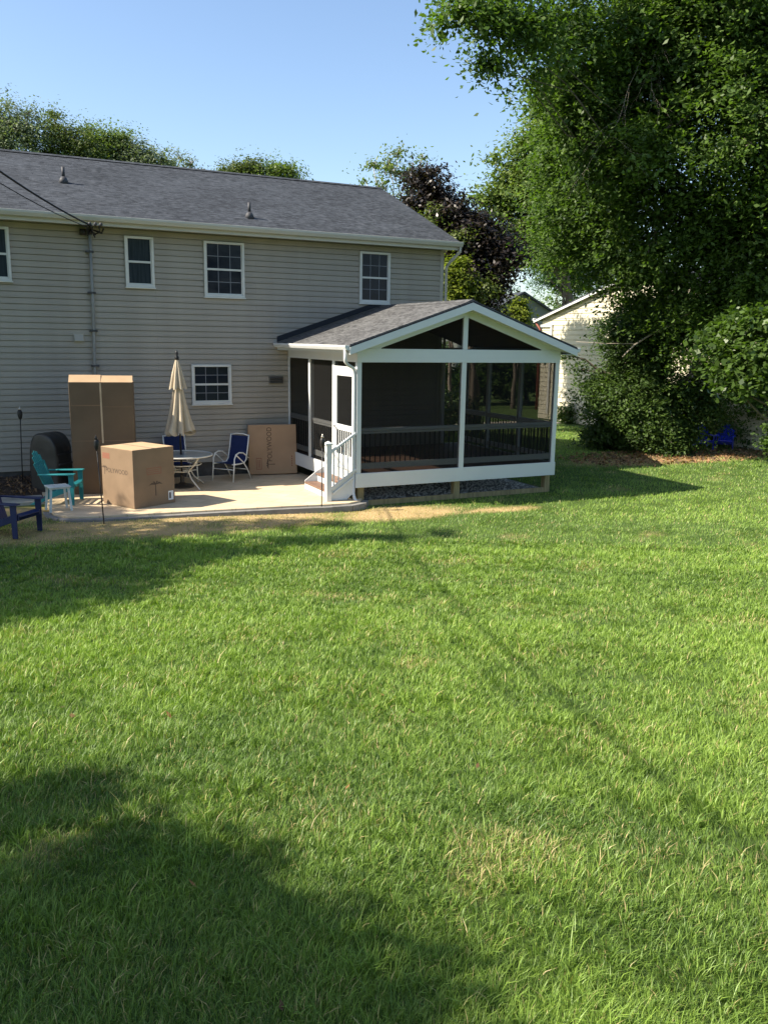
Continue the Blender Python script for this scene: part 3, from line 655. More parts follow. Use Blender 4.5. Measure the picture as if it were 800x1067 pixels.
# stairs
sy0, sy1 = -4.02, -2.55
st = MB()
st.box(-4.745, -4.72, sy0+.03, sy1-.03, PATZ+.004, -.085); st.box(-4.485, -4.46, sy0+.03, sy1-.03, -.05, .09)
for y in (sy0+.026, sy1):
    st.prism([(-4.76, y, PATZ+.004), (-4.76, y, -.03), (-4.50, y, .16), (-4.24, y, .30), (-4.24, y, PATZ+.10), (-4.45, y, PATZ+.004)], (0, -.026, 0))
ST = st.build('stairs', M['vinyl'], porch)
MB().box(-4.775, -4.487, sy0+.03, sy1-.03, -.083, -.052).build('tread', M['deck'], ST, bevel=.004)
MB().box(-4.515, -4.24, sy0+.03, sy1-.03, .092, .122).build('tread', M['deck'], ST, bevel=.004)
def newel(x, y, z0, z1):
    MB().box(x-.055, x+.055, y-.055, y+.055, z0, z1).build('newel_post', M['vinyl'], ST, bevel=.006)
    c_ = MB(); c_.box(x-.075, x+.075, y-.075, y+.075, z1, z1+.03); c_.add([(x-.065, y-.065, z1+.03), (x+.065, y-.065, z1+.03), (x+.065, y+.065, z1+.03), (x-.065, y+.065, z1+.03), (x, y, z1+.075)], [(0, 1, 4), (1, 2, 4), (2, 3, 4), (3, 0, 4)]); c_.build('post_cap', M['vinyl'], ST)
newel(-4.83, -4.075, PATZ, .93)
yr = -4.085
h_ = MB(); h_.bar((-4.775, yr, .78), (-4.235, yr, 1.14), .06, .05); h_.build('handrail', M['vinyl'], ST, bevel=.006)
h_ = MB(); h_.bar((-4.775, yr, .02), (-4.235, yr, .40), .045, .05); h_.build('bottom_rail', M['vinyl'], ST, bevel=.004)
h_ = MB(); h_.prism([(-4.775, yr+.03, PATZ+.006), (-4.775, yr+.03, -.02), (-4.24, yr+.03, .36), (-4.24, yr+.03, -.06), (-4.42, yr+.03, PATZ+.006)], (0, -.018, 0)); h_.build('skirt_panel', M['vinyl'], ST)
h_ = MB(); h_.bar((-4.73, yr-.001, -.07), (-4.28, yr-.001, .24), .03, .035); h_.build('skirt_moulding', M['vinyl'], ST, bevel=.004)
for k in range(5):
    t = (k+.6)/5.2; x = -4.775+.54*t; za = .02+.38*t+.02; zb = .78+.36*t-.02
    MB().box(x-.011, x+.011, yr-.011, yr+.011, za, zb).build('baluster', M['black'] if False else M['vinyl'], ST)
# gutters and downspout
gq = MB(); gq.prism([(EL_-.002, RYF, EV-.02), (EL_-.105, RYF, EV-.015), (EL_-.105, RYF, EV-.05), (EL_-.075, RYF, EV-.11), (EL_-.002, RYF, EV-.12)], (0, -RYF-.03, 0)); gq.build('gutter', M['vinyl'], porch, bevel=.005)
gq = MB(); gq.prism([(ER_+.002, RYF, EV-.02), (ER_+.105, RYF, EV-.015), (ER_+.105, RYF, EV-.05), (ER_+.075, RYF, EV-.11), (ER_+.002, RYF, EV-.12)], (0, -RYF-.03, 0)); gq.build('gutter', M['vinyl'], porch, bevel=.005)
sf = MB(); sf.box(EL_+.0, PL-.001, RYF+.02, -.03, hT-.095, hT-.08); sf.box(EL_, EL_+.02, RYF+.002, -.03, hT-.078, EV-.055); sf.build('soffit', M['vinyl'], porch)
sf = MB(); sf.box(PR_+.001, ER_, RYF+.02, -.03, hT-.095, hT-.08); sf.box(ER_-.02, ER_, RYF+.002, -.03, hT-.078, EV-.055); sf.build('soffit', M['vinyl'], porch)
dq = MB(); dq.tube([(EL_-.055, RYF+.10, EV-.11), (EL_-.055, RYF+.10, EV-.33), (EL_+.02, RYF+.12, EV-.40), (PL-.05, PY+.06, EV-.47), (PL-.042, PY+.05, EV-.60), (PL-.042, PY+.05, .9), (PL-.042, PY+.05, -.10), (PL-.05, PY-.04, -.2), (PL-.03, PY-.14, -.27)], .034, 8); dq.build('downspout', M['vinyl'], porch, smooth=True)
dq = MB(); dq.tube([(ER_+.05, -.2, EV-.11), (ER_+.05, -.2, EV-.3), (PR_+.045, -.12, EV-.5), (PR_+.045, -.12, 0), (PR_+.10, -.2, -.22), (PR_+.3, -.5, -.26)], .034, 8); dq.build('downspout', M['vinyl'], porch, smooth=True)
# wood foundation posts and the timber kerb
for (x, y) in ((-1.80, PY+.13), (PR_-.13, PY+.13), (PL+.13, PY+.13), (PL+.12, -1.9), (PR_-.13, -1.9), (-1.8, -1.9)):
    MB().box(x-.07, x+.07, y-.07, y+.07, -.7, .018).build('foundation_post', M['ptwood'], porch, bevel=.004)
MB().box(PL+.22, -1.88, PY+.06, PY+.10, -.6, -.27).build('ground_beam', M['ptwood'], porch)
MB().box(-1.72, PR_-.21, PY+.06, PY+.10, -.6, -.27).build('ground_beam', M['ptwood'], porch)
MB().box(PL+.06, PR_-.06, PY+.06, PY+.10, .025, .235).build('rim_joist', M['ptwood'], porch)
for y in (-3.2, -2.2, -1.2): MB().box(PL+.06, PR_-.06, y, y+.04, .05, .235).build('joist', M['ptwood'], porch)
# cathedral ceiling boards
ce = MB()
for s, xe in ((1, PL+.09), (-1, PR_-.09)):
    ce.prism([(xe, PY+.10, AP-psl*abs(xe-MX)-.16), (MX, PY+.10, AP-.16), (MX, PY+.10, AP-.14), (xe, PY+.10, AP-psl*abs(xe-MX)-.14)], (0, -PY-.13, 0))
ce.build('ceiling', mat('stained_ceiling', (.16, .10, .065), .6, .3, .2, 3, stretch=(8, .5, 1)), porch)

# ------------------------------------------------------------------ cardboard boxes
def text(body, size, m_, parent, loc, rot, name='lettering', ext=.0008, sx=1.0):
    cu = bpy.data.curves.new(name, 'FONT'); cu.body = body; cu.size = size; cu.align_x = 'CENTER'; cu.align_y = 'CENTER'; cu.extrude = ext
    tmp = bpy.data.objects.new('tmp_text', cu); me = bpy.data.meshes.new_from_object(tmp); bpy.data.objects.remove(tmp); me.name = name
    me.materials.clear(); me.materials.append(m_)
    o = bpy.data.objects.new(name, me); col.objects.link(o); o.parent = parent; o.location = loc; o.rotation_euler = rot; o.scale = (sx, 1, 1); return o
def palm(parent, m_, s, loc, rot):
    """small printed palm-like emblem: a trunk and drooping fronds, flat ink"""
    mb = MB(); mb.prism([(-.03*s, -.5*s, 0), (.04*s, -.5*s, 0), (.03*s, .12*s, 0), (-.02*s, .12*s, 0)], (0, 0, .0008))
    for a in (-70, -25, 25, 70, 180-200):
        t = R(a); d = Vector((math.sin(t), math.cos(t)*.6, 0)); e = Vector((d.y, -d.x, 0))
        p0 = Vector((0, .12*s, 0)); mb.prism([p0-e*.03*s, p0+d*.28*s-e*.06*s, p0+d*.5*s+Vector((0, -.14*s, 0)), p0+d*.26*s+e*.05*s, p0+e*.03*s], (0, 0, .0008))
    mb.build('printed_emblem', m_, parent, rot=rot, loc=loc)
# box local frame: x = along front face, -y = front, origin bottom centre
def carton(loc, rz, W, D, H, m_, label, tilt=0, name='cardboard_box'):
    t = empty(name, loc, rz, label=label, cat='cardboard box')
    if tilt: t.rotation_euler = (tilt, 0, rz)
    mb = MB(); mb.box(-W/2, W/2, -D/2, D/2, .004, H-.006); mb.build('carton', m_, t, bevel=.008)
    return t
# small square box: corner C(-8.55,-3.54) R(-7.68,-3.10) L(-8.96,-2.44)
Cc = Vector((-8.55, -3.52, 0)); ax = Vector((.893, .45, 0)).normalized(); ay = Vector((-ax.y, ax.x, 0)); W1, D1, H1 = .96, .99, 1.12
cen = Cc+ax*W1/2+ay*D1/2; a1 = math.atan2(ax.y, ax.x)
t = carton((cen.x, cen.y, PATZ), a1, W1, D1, H1, M['cardboard'], 'squat square cardboard box with printed lettering near the lawn edge of the patio')
fp = MB(); fp.box(-W1/2+.004, -.004, -D1/2+.004, D1/2-.004, H1-.006, H1+.001); fp.box(.004, W1/2-.004, -D1/2+.004, D1/2-.004, H1-.006, H1+.004); fp.build('top_flap', M['card_edge'], t)
MB().box(-.03, .03, -D1/2+.004, D1/2-.004, H1+.004, H1+.0052).build('packing_tape', M['tape'], t)
text('POLYWOOD', .125, M['ink'], t, (-W1/2-.001, .02, H1*.60), (R(90), 0, R(-90)), sx=.95)
palm(t, M['ink'], .22, (-W1/2-.001, .40, H1*.62), (R(90), 0, R(-90)))
MB().box(-W1/2-.0012, -W1/2-.0002, .22, .45, H1*.80, H1*.90).build('printed_label', M['redink'], t)
fr = MB()
for a in ((-.17, .17, .62, .635), (-.17, .17, .735, .75), (-.17, -.155, .635, .735), (.155, .17, .635, .735), (-.13, .13, .66, .672), (-.13, .10, .695, .707)): fr.box(a[0], a[1], -D1/2-.0012, -D1/2-.0002, a[2], a[3])
fr.build('printed_label', M['redink'], t)
palm(t, M['ink'], .36, (.02, -D1/2-.001, .38), (R(90), 0, 0))
MB().box(W1/2-.16, W1/2-.04, -D1/2-.0014, -D1/2-.0002, .07, .25).build('sticker', M['sticker'], t)
MB().box(W1/2-.14, W1/2-.10, -D1/2-.0022, -D1/2-.0015, .10, .22).build('sticker_print', M['ink'], t)
# tall box
axT = Vector((.978, -.21, 0)).normalized(); ayT = Vector((-axT.y, axT.x, 0)); Lc = Vector((-9.41, -1.52, 0)); WT, DT, HT = 1.24, .50, 2.30
cT = Lc+axT*WT/2+ayT*DT/2
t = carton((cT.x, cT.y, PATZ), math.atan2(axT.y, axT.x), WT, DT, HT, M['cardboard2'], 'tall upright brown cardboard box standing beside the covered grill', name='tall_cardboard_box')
fp = MB()
for xa_, xb_, e_ in ((-WT/2+.004, -.004, .0), (.004, WT/2-.004, .012)): fp.prism([(xa_, -DT/2+.003, HT-.004), (xa_, -DT/2+.16+e_, HT+.135-e_), (xa_, -DT/2+.168+e_, HT+.127-e_), (xa_, -DT/2+.012, HT-.004)], (xb_-xa_, 0, 0))
fp.box(-WT/2+.004, WT/2-.004, -DT/2+.17, DT/2-.004, HT-.005, HT+.002); fp.build('top_flap', M['card_edge'], t)
tp = MB(); tp.box(-.028, .006, -DT/2-.0014, -DT/2-.0002, HT*.46, HT-.02); tp.build('packing_tape', M['tape'], t)
tp = MB(); tp.box(-WT/2+.02, -.029, -DT/2-.0013, -DT/2-.0002, HT*.79, HT*.795+.01); tp.box(-WT/2+.01, WT/2-.01, -DT/2-.0013, -DT/2-.0002, HT*.478, HT*.478+.012); tp.box(.02, WT/2-.02, -DT/2-.0013, -DT/2-.0002, HT*.78, HT*.78+.008); tp.build('fold_line', mat('cardboard_crease', (.20, .13, .08), .9), t)
# flat box leaning on the wall
pa = Vector((-5.34, -.38, 0)); pb = Vector((-4.20, -.56, 0)); W3 = (pb-pa).length; a3 = math.atan2(pb.y-pa.y, pb.x-pa.x); H3 = 1.19; D3 = .16
c3 = (pa+pb)/2; n3 = Vector((-math.sin(a3), math.cos(a3), 0)); c3 = c3+n3*D3/2
t = carton((c3.x, c3.y, PATZ+.012), a3, W3, D3, H3, M['cardboard3'], 'flat cardboard box leaning on the house wall between the chair and the porch', tilt=R(-6), name='flat_cardboard_box')
text('POLYWOOD', .165, M['ink'], t, (-.08, -D3/2-.001, H3*.60), (R(90), R(-90), 0), sx=.85)
palm(t, M['ink'], .26, (-.09, -D3/2-.001, H3*.20), (R(90), R(-90), 0))
fr = MB()
for a in ((-.41, -.28, .12, .135), (-.41, -.28, .38, .395), (-.41, -.398, .135, .38), (-.292, -.28, .135, .38), (-.37, -.355, .16, .35), (-.335, -.32, .16, .35)): fr.box(a[0], a[1], -D3/2-.0012, -D3/2-.0002, a[2], a[3])
fr.build('printed_label', M['redink'], t)
fr = MB()
for k in range(5): fr.box(.44, .465, -D3/2-.0012, -D3/2-.0002, .18+.055*k, .215+.055*k)
fr.build('printed_label', M['redink'], t)
MB().box(-W3/2+.01, W3/2-.01, -.03, .03, H3-.006, H3-.004).build('packing_tape', M['tape'], t)

# ------------------------------------------------------------------ covered grill
gr = empty('covered_grill', (-9.76, -.80, PATZ), R(48), label='grill under a dusty black cover between the wall and the tall box', cat='grill')
gr.scale = (.9, .9, .96)
mb = MB(); prof = [(.30, 0), (.31, .35), (.30, .72), (.285, .78), (.30, .90), (.27, 1.06), (.19, 1.20), (.07, 1.27), (-.10, 1.28), (-.22, 1.20), (-.29, 1.02), (-.31, .78), (-.32, .35), (-.31, 0)]
nn_ = 9; vs = []; fs = []
for i in range(nn_):
    x = -.42+.84*i/(nn_-1); e = 1-.10*abs((i-(nn_-1)/2)/((nn_-1)/2))**4
    for j, (y, z) in enumerate(prof): vs.append((x*.72+.012*math.sin(j*2.1), -y*1.3*e+.012*math.sin(i*2.3+j), z*(.97+.03*e)+(.012*math.sin(i*1.9) if z > .3 else 0)))
n_ = len(prof)
for i in range(nn_-1):
    for j in range(n_-1): a = i*n_+j; fs.append((a, a+1, a+n_+1, a+n_))
fs.append(tuple(range(n_))); fs.append(tuple(range((nn_-1)*n_, nn_*n_)))
mb.add(vs, fs); mb.build('cover', M['cover'], gr, smooth=True, bevel=.03, sub=1)
MB().bar((-.29, -.425, .62), (.29, -.425, .62), .02, .035).build('cover_strap', M['lead'], gr)
MB().bar((-.29, -.41, .84), (.29, -.41, .84), .015, .02).build('cover_seam', M['lead'], gr)
for x in (-.22, .22): MB().lathe([(.05, 0), (.05, .03)], 12).build('wheel', M['black'], gr, loc=(x, -.1, .004))

# ------------------------------------------------------------------ chairs
def adirondack(loc, rz, m_, label, s=1.0):
    """faces +x"""
    t = empty('adirondack_chair', loc, rz, label=label, cat='chair'); t.scale = (s, s, s)
    b = MB()
    for k in range(6):
        x0 = .33-.115*k; z0 = .37-.036*k; b.bar((x0, -.26, z0), (x0, .26, z0), .10, .02, (.30, 0, 1))
    b.build('seat', m_, t, bevel=.006)
    b = MB(); n = 7
    for k in range(n):
        f_ = (k-(n-1)/2)/((n-1)/2); L = .82-.22*f_*f_; y0 = f_*.20; y1 = f_*.29
        b.bar((-.24, y0, .20), (-.24-.36*L/.82*1.0, y1, .20+L*.93), .074, .02, (1, 0, .4))
    b.bar((-.36, -.25, .42), (-.36, .25, .42), .02, .06); b.bar((-.50, -.27, .74), (-.50, .27, .74), .02, .05)
    b.build('backrest', m_, t, bevel=.008)
    for s_ in (-1, 1):
        y = s_*.32
        a = MB(); a.prism([(.40, y-.07, .56), (.40, y+.07, .56), (.30, y+.085, .56), (-.40, y+.035, .55), (-.42, y-.03, .55), (.30, y-.08, .56)], (0, 0, .024)); a.build('arm', m_, t, bevel=.008)
        l = MB(); l.prism([(.36, y-.012, 0), (.27, y-.012, 0), (.25, y-.012, .555), (.37, y-.012, .555)], (0, .024, 0)); l.build('leg', m_, t, bevel=.004)
        yy = s_*.275; l = MB(); l.prism([(.37, yy-.012, .30), (.37, yy-.012, .40), (-.25, yy-.012, .20), (-.62, yy-.012, .02), (-.66, yy-.012, 0), (-.50, yy-.012, 0), (-.2, yy-.012, .11)], (0, .024, 0)); l.build('leg', m_, t, bevel=.004)
    return t
adirondack((-9.70, -2.30, PATZ+.002), R(-22), M['teal'], 'teal plastic Adirondack chair on the patio corner', 1.04).scale = (.84, .98, 1.05)
adirondack((-10.74, -4.5, float(T(-10.7, -4.5))+.01), R(-40), M['navy'], 'navy blue Adirondack chair on the grass at the left edge', 1.0)
for (u, v, Lb) in ((733, 446, 'bright blue Adirondack chair under the big tree, left of the two'), (756, 446, 'bright blue Adirondack chair under the big tree, right of the two')):
    q_ = atd(u, v, 28.0); o = adirondack((q_.x, q_.y, float(T(q_.x, q_.y))), R(-120 if u < 740 else -140), M['royal'], Lb, .82); o['group'] = 'blue chairs under the tree'
# small white table
tb_ = empty('side_table', (-9.86, -3.12, PATZ), R(10), label='small faded white plastic side table in front of the teal chair', cat='side table')
tb_.scale = (.78, .78, 1.0)
b = MB()
for k in range(5): b.box(-.25+.102*k, -.155+.102*k, -.23, .23, .455, .475)
b.box(-.24, .24, -.20, -.16, .43, .454); b.box(-.24, .24, .16, .20, .43, .454)
b.build('table_top', M['whiteplastic'], tb_, bevel=.006)
for sx in (-1, 1):
    for sy in (-1, 1): l = MB(); l.bar((sx*.20, sy*.17, .43), (sx*.245, sy*.205, .004), .055, .02, (0, 1, 0)); l.build('leg', M['whiteplastic'], tb_, bevel=.004)
def sling_chair(loc, rz, label):
    """faces -y"""
    t = empty('patio_chair', loc, rz, label=label, cat='chair', group='navy sling chairs round the patio table')
    sg = MB()
    pts = [(-.235, .0)]; P_ = [(-.24, .405), (.0, .385), (.20, .39), (.27, .46), (.33, .70), (.385, .99)]
    n = len(P_)
    for s_ in range(n-1):
        (ya, za), (yb, zb) = P_[s_], P_[s_+1]; sg.add([(-.235, ya, za), (.235, ya, za), (.235, yb, zb), (-.235, yb, zb)], [(0, 1, 2, 3)])
    o = sg.build('sling', M['navysling'], t); so2 = o.modifiers.new('s', 'SOLIDIFY'); so2.thickness = .006
    for s_ in (-1, 1):
        x = s_*.25
        f_ = MB(); f_.tube([(x, -.27, .40), (x, -.02, .385), (x, .19, .39), (x, .265, .46), (x, .33, .70), (x, .395, 1.02)], .015, 8); f_.build('side_rail', M['whitemetal'], t, smooth=True)
        x = s_*.29
        f_ = MB(); f_.tube([(x, -.30, .004), (x, -.26, .30), (x, -.24, .52), (x, -.18, .62), (x, -.05, .655), (x, .10, .635), (x, .22, .56), (x, .30, .50)], .015, 8); f_.build('leg', M['whitemetal'], t, smooth=True)
        f_ = MB(); f_.tube([(x, .40, .004), (x, .26, .24), (x, .10, .42), (x, -.10, .56), (x, -.16, .60)], .015, 8); f_.build('leg', M['whitemetal'], t, smooth=True)
    f_ = MB(); f_.tube([(-.25, .395, 1.0), (-.1, .40, 1.03), (.1, .40, 1.03), (.25, .395, 1.0)], .014, 8); f_.tube([(-.29, -.262, .28), (.29, -.262, .28)], .011, 8); f_.tube([(-.29, .262, .235), (.29, .262, .235)], .011, 8); f_.build('crossbar', M['whitemetal'], t, smooth=True)
    return t
sling_chair((-5.92, -.80, PATZ), R(-52), 'white framed navy sling chair right of the patio table')
sling_chair((-7.02, -.62, PATZ), R(8), 'white framed navy sling chair behind the folded umbrella')
# ------------------------------------------------------------------ table and umbrella
UX, UY = -7.16, -1.36
tt = empty('patio_table', (UX, UY, PATZ), label='round glass patio table pierced by the umbrella pole', cat='table')
MB().lathe([(.03, .705), (.645, .705), (.645, .713), (.03, .713)], 48).build('table_top', M['glass_top'], tt)
rm = MB(); rm.tube([(.66*math.cos(k*math.pi/20), .66*math.sin(k*math.pi/20), .71) for k in range(41)], .017, 8, cap=False); rm.build('table_rim', M['tablerim'], tt, smooth=True)
for k in range(4):
    a = R(45+90*k-20); c_, s_ = math.cos(a), math.sin(a)
    l = MB(); l.tube([(c_*.58, s_*.58, .695), (c_*.40, s_*.40, .50), (c_*.22, s_*.22, .36), (c_*.33, s_*.33, .20), (c_*.60, s_*.60, .004)], .017, 8); l.build('leg', M['tablerim'], tt, smooth=True)
rm = MB(); rm.tube([(.225*math.cos(k*math.pi/12), .225*math.sin(k*math.pi/12), .36) for k in range(25)], .012, 6, cap=False); rm.tube([(.42*math.cos(k*math.pi/12), .42*math.sin(k*math.pi/12), .51) for k in range(25)], .012, 6, cap=False); rm.build('brace_ring', M['tablerim'], tt, smooth=True)
ub = empty('patio_umbrella', (UX, UY, PATZ), label='folded cream patio umbrella on a dark pole', cat='umbrella')
MB().lathe([(.26, .004), (.26, .03), (.22, .05), (.09, .075), (.045, .11), (.04, .26), (.0, .26)], 32).build('base', M['bronze'], ub, smooth=False)
MB().tube([(0, 0, .1), (-.03, 0, 2.78)], .021, 12).build('pole', M['bronze'], ub, smooth=True)
lt = Vector((-.03, 0, 0))
MB().lathe([(.03, 2.72), (.045, 2.76), (.045, 2.80), (.022, 2.83), (.035, 2.87), (.02, 2.92), (0.001, 2.94)], 14).build('finial', M['black'], ub, smooth=True, loc=(-.03, 0, 0))
def folds(t_, q_):
    a = 8*t_
    return 1+(.08+.36*q_)*(abs(math.sin(a/2+.6))*2-1)+.10*q_*math.sin(3*t_+1)
cp = MB(); prof = []
for i in range(22):
    q_ = i/21; r_ = .085+.155*q_**1.2; prof.append((r_, 2.30-1.12*q_))
k0 = len(cp.v); n = 128; vs = []; fs = []
for i, (r_, z) in enumerate(prof):
    q_ = i/21
    for k in range(n):
        t_ = 2*math.pi*k/n; rr = r_*folds(t_+.25*q_, q_); zz = z-(.10*(math.sin(8*t_*.5+.6)**2)-.05+.03*math.sin(3*t_))*max(0, q_-.75)*4
        vs.append((rr*math.cos(t_)-.028, rr*math.sin(t_)*.9, zz))
for i in range(21):
    for k in range(n): a = i*n+k; b = i*n+(k+1) % n; fs.append((a, b, b+n, a+n))
cp.add(vs, fs); CN = cp.build('canopy', M['canvas'], ub, smooth=True)
vt = MB(); vs = []; fs = []
for i in range(10):
    q_ = i/9; r_ = .035+.12*q_**.9
    for k in range(n):
        t_ = 2*math.pi*k/n; rr = r_*folds(t_, q_*.8); zz = 2.74-.58*q_-(.045*math.sin(8*t_*.5+.6)**2)*max(0, q_-.6)*2.5
        vs.append((rr*math.cos(t_)-.03, rr*math.sin(t_)*.9, zz))
for i in range(9):
    for k in range(n): a = i*n+k; b = i*n+(k+1) % n; fs.append((a, b, b+n, a+n))
vt.add(vs, fs); vt.build('vent_flap', M['canvas'], ub, smooth=True)
# ------------------------------------------------------------------ torches
def torch(u, v, uz, vz, z0, label, lid=False):
    b = atz(u, v, z0); top = aty(uz, vz, b.y)
    t = empty('garden_torch', (b.x, b.y, z0), label=label, cat='torch', group='garden torches round the patio')
    dx = top.x-b.x; H = top.z-z0
    MB().tube([(0, 0, -.1), (dx*.88, 0, H*.86)], .011, 8).build('pole', M['darkmetal'], t, smooth=True)
    MB().lathe([(.018, 0), (.035, .03), (.048, .08), (.048, .15), (.038, .18), (.02, .20)], 14).build('lantern', M['darkmetal'], t, smooth=True, loc=(dx*.88, 0, H*.86-.01))
    MB().lathe([(.03, 0), (.026, .025), (.010, .05), (.006, .075)], 12).build('lid', M['copper'] if lid else M['darkmetal'], t, smooth=True, loc=(dx*.97, 0, H*.86+.19))
torch(24, 506, 21, 425, -.15, 'thin garden torch with a bright lid beside the house wall at far left', True)
torch(109, 546, 100, 456, -.3, 'leaning dark garden torch in front of the two big boxes')
torch(335, 533, 336, 455, -.36, 'thin dark garden torch in front of the porch steps', True)

# ------------------------------------------------------------------ neighbour house
NX = 12.0
nb = empty('neighbor_house', (0, 0, 0), label='cream sided house on the right half hidden by the big tree', cat='house')
yE, yW = 12.0, -.5; zE = 4.02; ym = (yE+yW)/2; zp = zE+.265*(yE-ym)
ww = MB(); siding(ww, yW, yE, -.35, zE, .205, Y=NX, along='y', sgn=-1, depth=.022)
siding(ww, yW, yE, zE, zp, .205, Y=NX, along='y', sgn=-1, depth=.022, tops=lambda z: (yW+(z-zE)/.265, yE-(z-zE)/.265))
ww.prism([(NX+.024, yW, -.6), (NX+.024, yE, -.6), (NX+.024, yE, zE), (NX+.024, ym, zp), (NX+.024, yW, zE)], (.13, 0, 0)); ww.box(NX+.16, NX+10, yE-.15, yE, -.6, zE); ww.box(NX+.16, NX+10, yW, yW+.15, -.6, zE)
ww.build('wall', M['siding2'], nb)
rr_ = MB(); rr_.prism([(NX-.2, yW-.4, zE-.07), (NX-.2, ym, zp+.06), (NX-.2, yE+.4, zE-.07), (NX-.2, yE+.4, zE-.02), (NX-.2, ym, zp+.14), (NX-.2, yW-.4, zE-.02)], (10.4, 0, 0)); rr_.build('roof', M['shingle'], nb, uvfn=lambda v: (v.x, v.y))
MB().prism([(NX-.22, yE+.4, zE-.16), (NX-.22, ym, zp-.04), (NX-.22, ym, zp+.055), (NX-.22, yE+.4, zE-.07)], (.02, 0, 0)).build('rake_board', M['trimgrey'], nb)
MB().tube([(NX-.18, yE+.48, zE-.02), (NX+10, yE+.48, zE-.02)], .06, 8).build('gutter', M['trimgrey'], nb)
MB().tube([(NX-.12, yE+.45, zE-.06), (NX-.1, yE+.2, zE-.3), (NX-.08, yE+.06, zE-.45), (NX-.08, yE+.06, 0)], .05, 8).build('downspout', M['redpipe'], nb, smooth=True)
MB().box(NX-.09, NX-.023, yE-.80, yE-.70, -.1, 3.66).build('downspout', M['trimgrey'], nb)
MB().box(NX-.10, NX-.023, yE-.80, yE+.02, 3.67, 3.77).build('eave_return', M['trimgrey'], nb)
MB().box(NX-.06, NX-.02, 1.9, 3.1, 1.1, 2.3).build('window', M['pane'], nb)
# pale path by its wall
sheet('side_walk', [(6.5, 9.6), (11.6, 9.6), (11.6, 10.9), (6.5, 10.9)], -.6, -.365, mat('pale_walk', (.45, .40, .33), .9, .1, .15, 2))
# far grey house
q_ = atd(545, 305, 62)
fh = empty('grey_house', (q_.x, q_.y, -.4), R(-14), label='small grey gabled house far behind the porch roof', cat='house')
hz_ = q_.z+.4
b = MB(); b.prism([(-2.8, 0, 0), (2.8, 0, 0), (2.8, 0, hz_-1.65), (0, 0, hz_-.1), (-2.8, 0, hz_-1.65)], (0, 9, 0)); b.build('wall', M['greyhouse'], fh)
b = MB(); b.prism([(-3.1, -.3, hz_-1.85), (0, -.3, hz_-.08), (3.1, -.3, hz_-1.85), (3.1, -.3, hz_-1.70), (0, -.3, hz_+.08), (-3.1, -.3, hz_-1.70)], (0, 9.6, 0)); b.build('roof', M['shingle'], fh, uvfn=lambda v: (v.y, v.x))
MB().box(-.5, .5, -.03, -.002, hz_-3.6, hz_-2.6).build('window', M['pane'], fh)

# ------------------------------------------------------------------ trees
def leaves_mesh(name, blobs, n, leaf, m_, parent, cluster=45, spread=.32, flat=.55, droop=.0, shell=.45, asp=.5, rn=.10):
    B = np.array([(b[0].x, b[0].y, b[0].z, b[1], b[2] if len(b) > 2 else 1.0) for b in blobs])
    wgt = B[:, 3]**2*B[:, 4]; wgt /= wgt.sum()
    nc = max(3, n//cluster)
    bi = rng.choice(len(B), nc, p=wgt)
    d = rng.normal(size=(nc, 3)); d /= np.linalg.norm(d, axis=1)[:, None]
    rad = (shell+(1-shell)*rng.random(nc)**.6)*(1+rn*rng.normal(size=nc))
    C = B[bi, :3]+d*(rad*B[bi, 3])[:, None]*np.array([1, 1, .85])
    sp = spread*(.6+.9*rng.random(nc)); ct = rng.random(nc)
    # every cluster is a spray that points outwards and down
    li = np.repeat(np.arange(nc), cluster); N = len(li)
    ax_ = d*np.array([1, 1, .35]); ax_[:, 2] -= droop; ax_ /= np.linalg.norm(ax_, axis=1)[:, None]
    t = np.clip(rng.normal(size=N), -1.7, 1.7)
    P = C[li]+ax_[li]*(t*sp[li])[:, None]+np.clip(rng.normal(size=(N, 3)), -1.8, 1.8)*np.array([.5, .5, .5*flat])*sp[li][:, None]
    P[:, 2] -= .25*droop*np.abs(t)*sp[li]
    s = leaf*(.6+.75*rng.random(N))
    nrm = rng.normal(size=(N, 3))*.62; nrm[:, 2] += 1.0*np.sign(rng.random(N)+.2); nrm += d[li]*.45; nrm /= np.linalg.norm(nrm, axis=1)[:, None]
    a = rng.normal(size=(N, 3))+ax_[li]*.8; a -= nrm*(a*nrm).sum(1)[:, None]; a /= np.linalg.norm(a, axis=1)[:, None]
    b = np.cross(nrm, a)
    e1 = a*s[:, None]; e2 = b*(s*asp)[:, None]
    V = np.empty((N, 4, 3), np.float32); V[:, 0] = P-e1*.5; V[:, 1] = P-e2*.5+e1*.05-nrm*(s*.10)[:, None]; V[:, 2] = P+e1*.5; V[:, 3] = P+e2*.5+e1*.05-nrm*(s*.10)[:, None]
    me = bpy.data.meshes.new(name); me.vertices.add(N*4); me.vertices.foreach_set('co', V.ravel())
    me.loops.add(N*4); me.loops.foreach_set('vertex_index', np.arange(N*4, dtype=np.int32)); me.polygons.add(N)
    me.polygons.foreach_set('loop_start', np.arange(0, N*4, 4, dtype=np.int32)); me.polygons.foreach_set('loop_total', np.full(N, 4, np.int32)); me.update()
    tv = np.clip(.55*ct[li]+.45*rng.random(N), 0, 1)
    at = me.attributes.new('tint', 'FLOAT', 'POINT'); at.data.foreach_set('value', np.repeat(tv, 4).astype(np.float32))
    me.materials.append(m_); o = bpy.data.objects.new(name, me); col.objects.link(o); o.parent = parent
    return o, C
def wob(a, b, n=7, amp=.06):
    a = Vector(a); b = Vector(b); L = (b-a).length; pts = []
    for k in range(n+1):
        t = k/n; q_ = a.lerp(b, t); w_ = math.sin(math.pi*t)*L*amp
        q_ += Vector((random.uniform(-1, 1), random.uniform(-1, 1), random.uniform(-.5, .8)))*w_; pts.append(q_)
    return pts
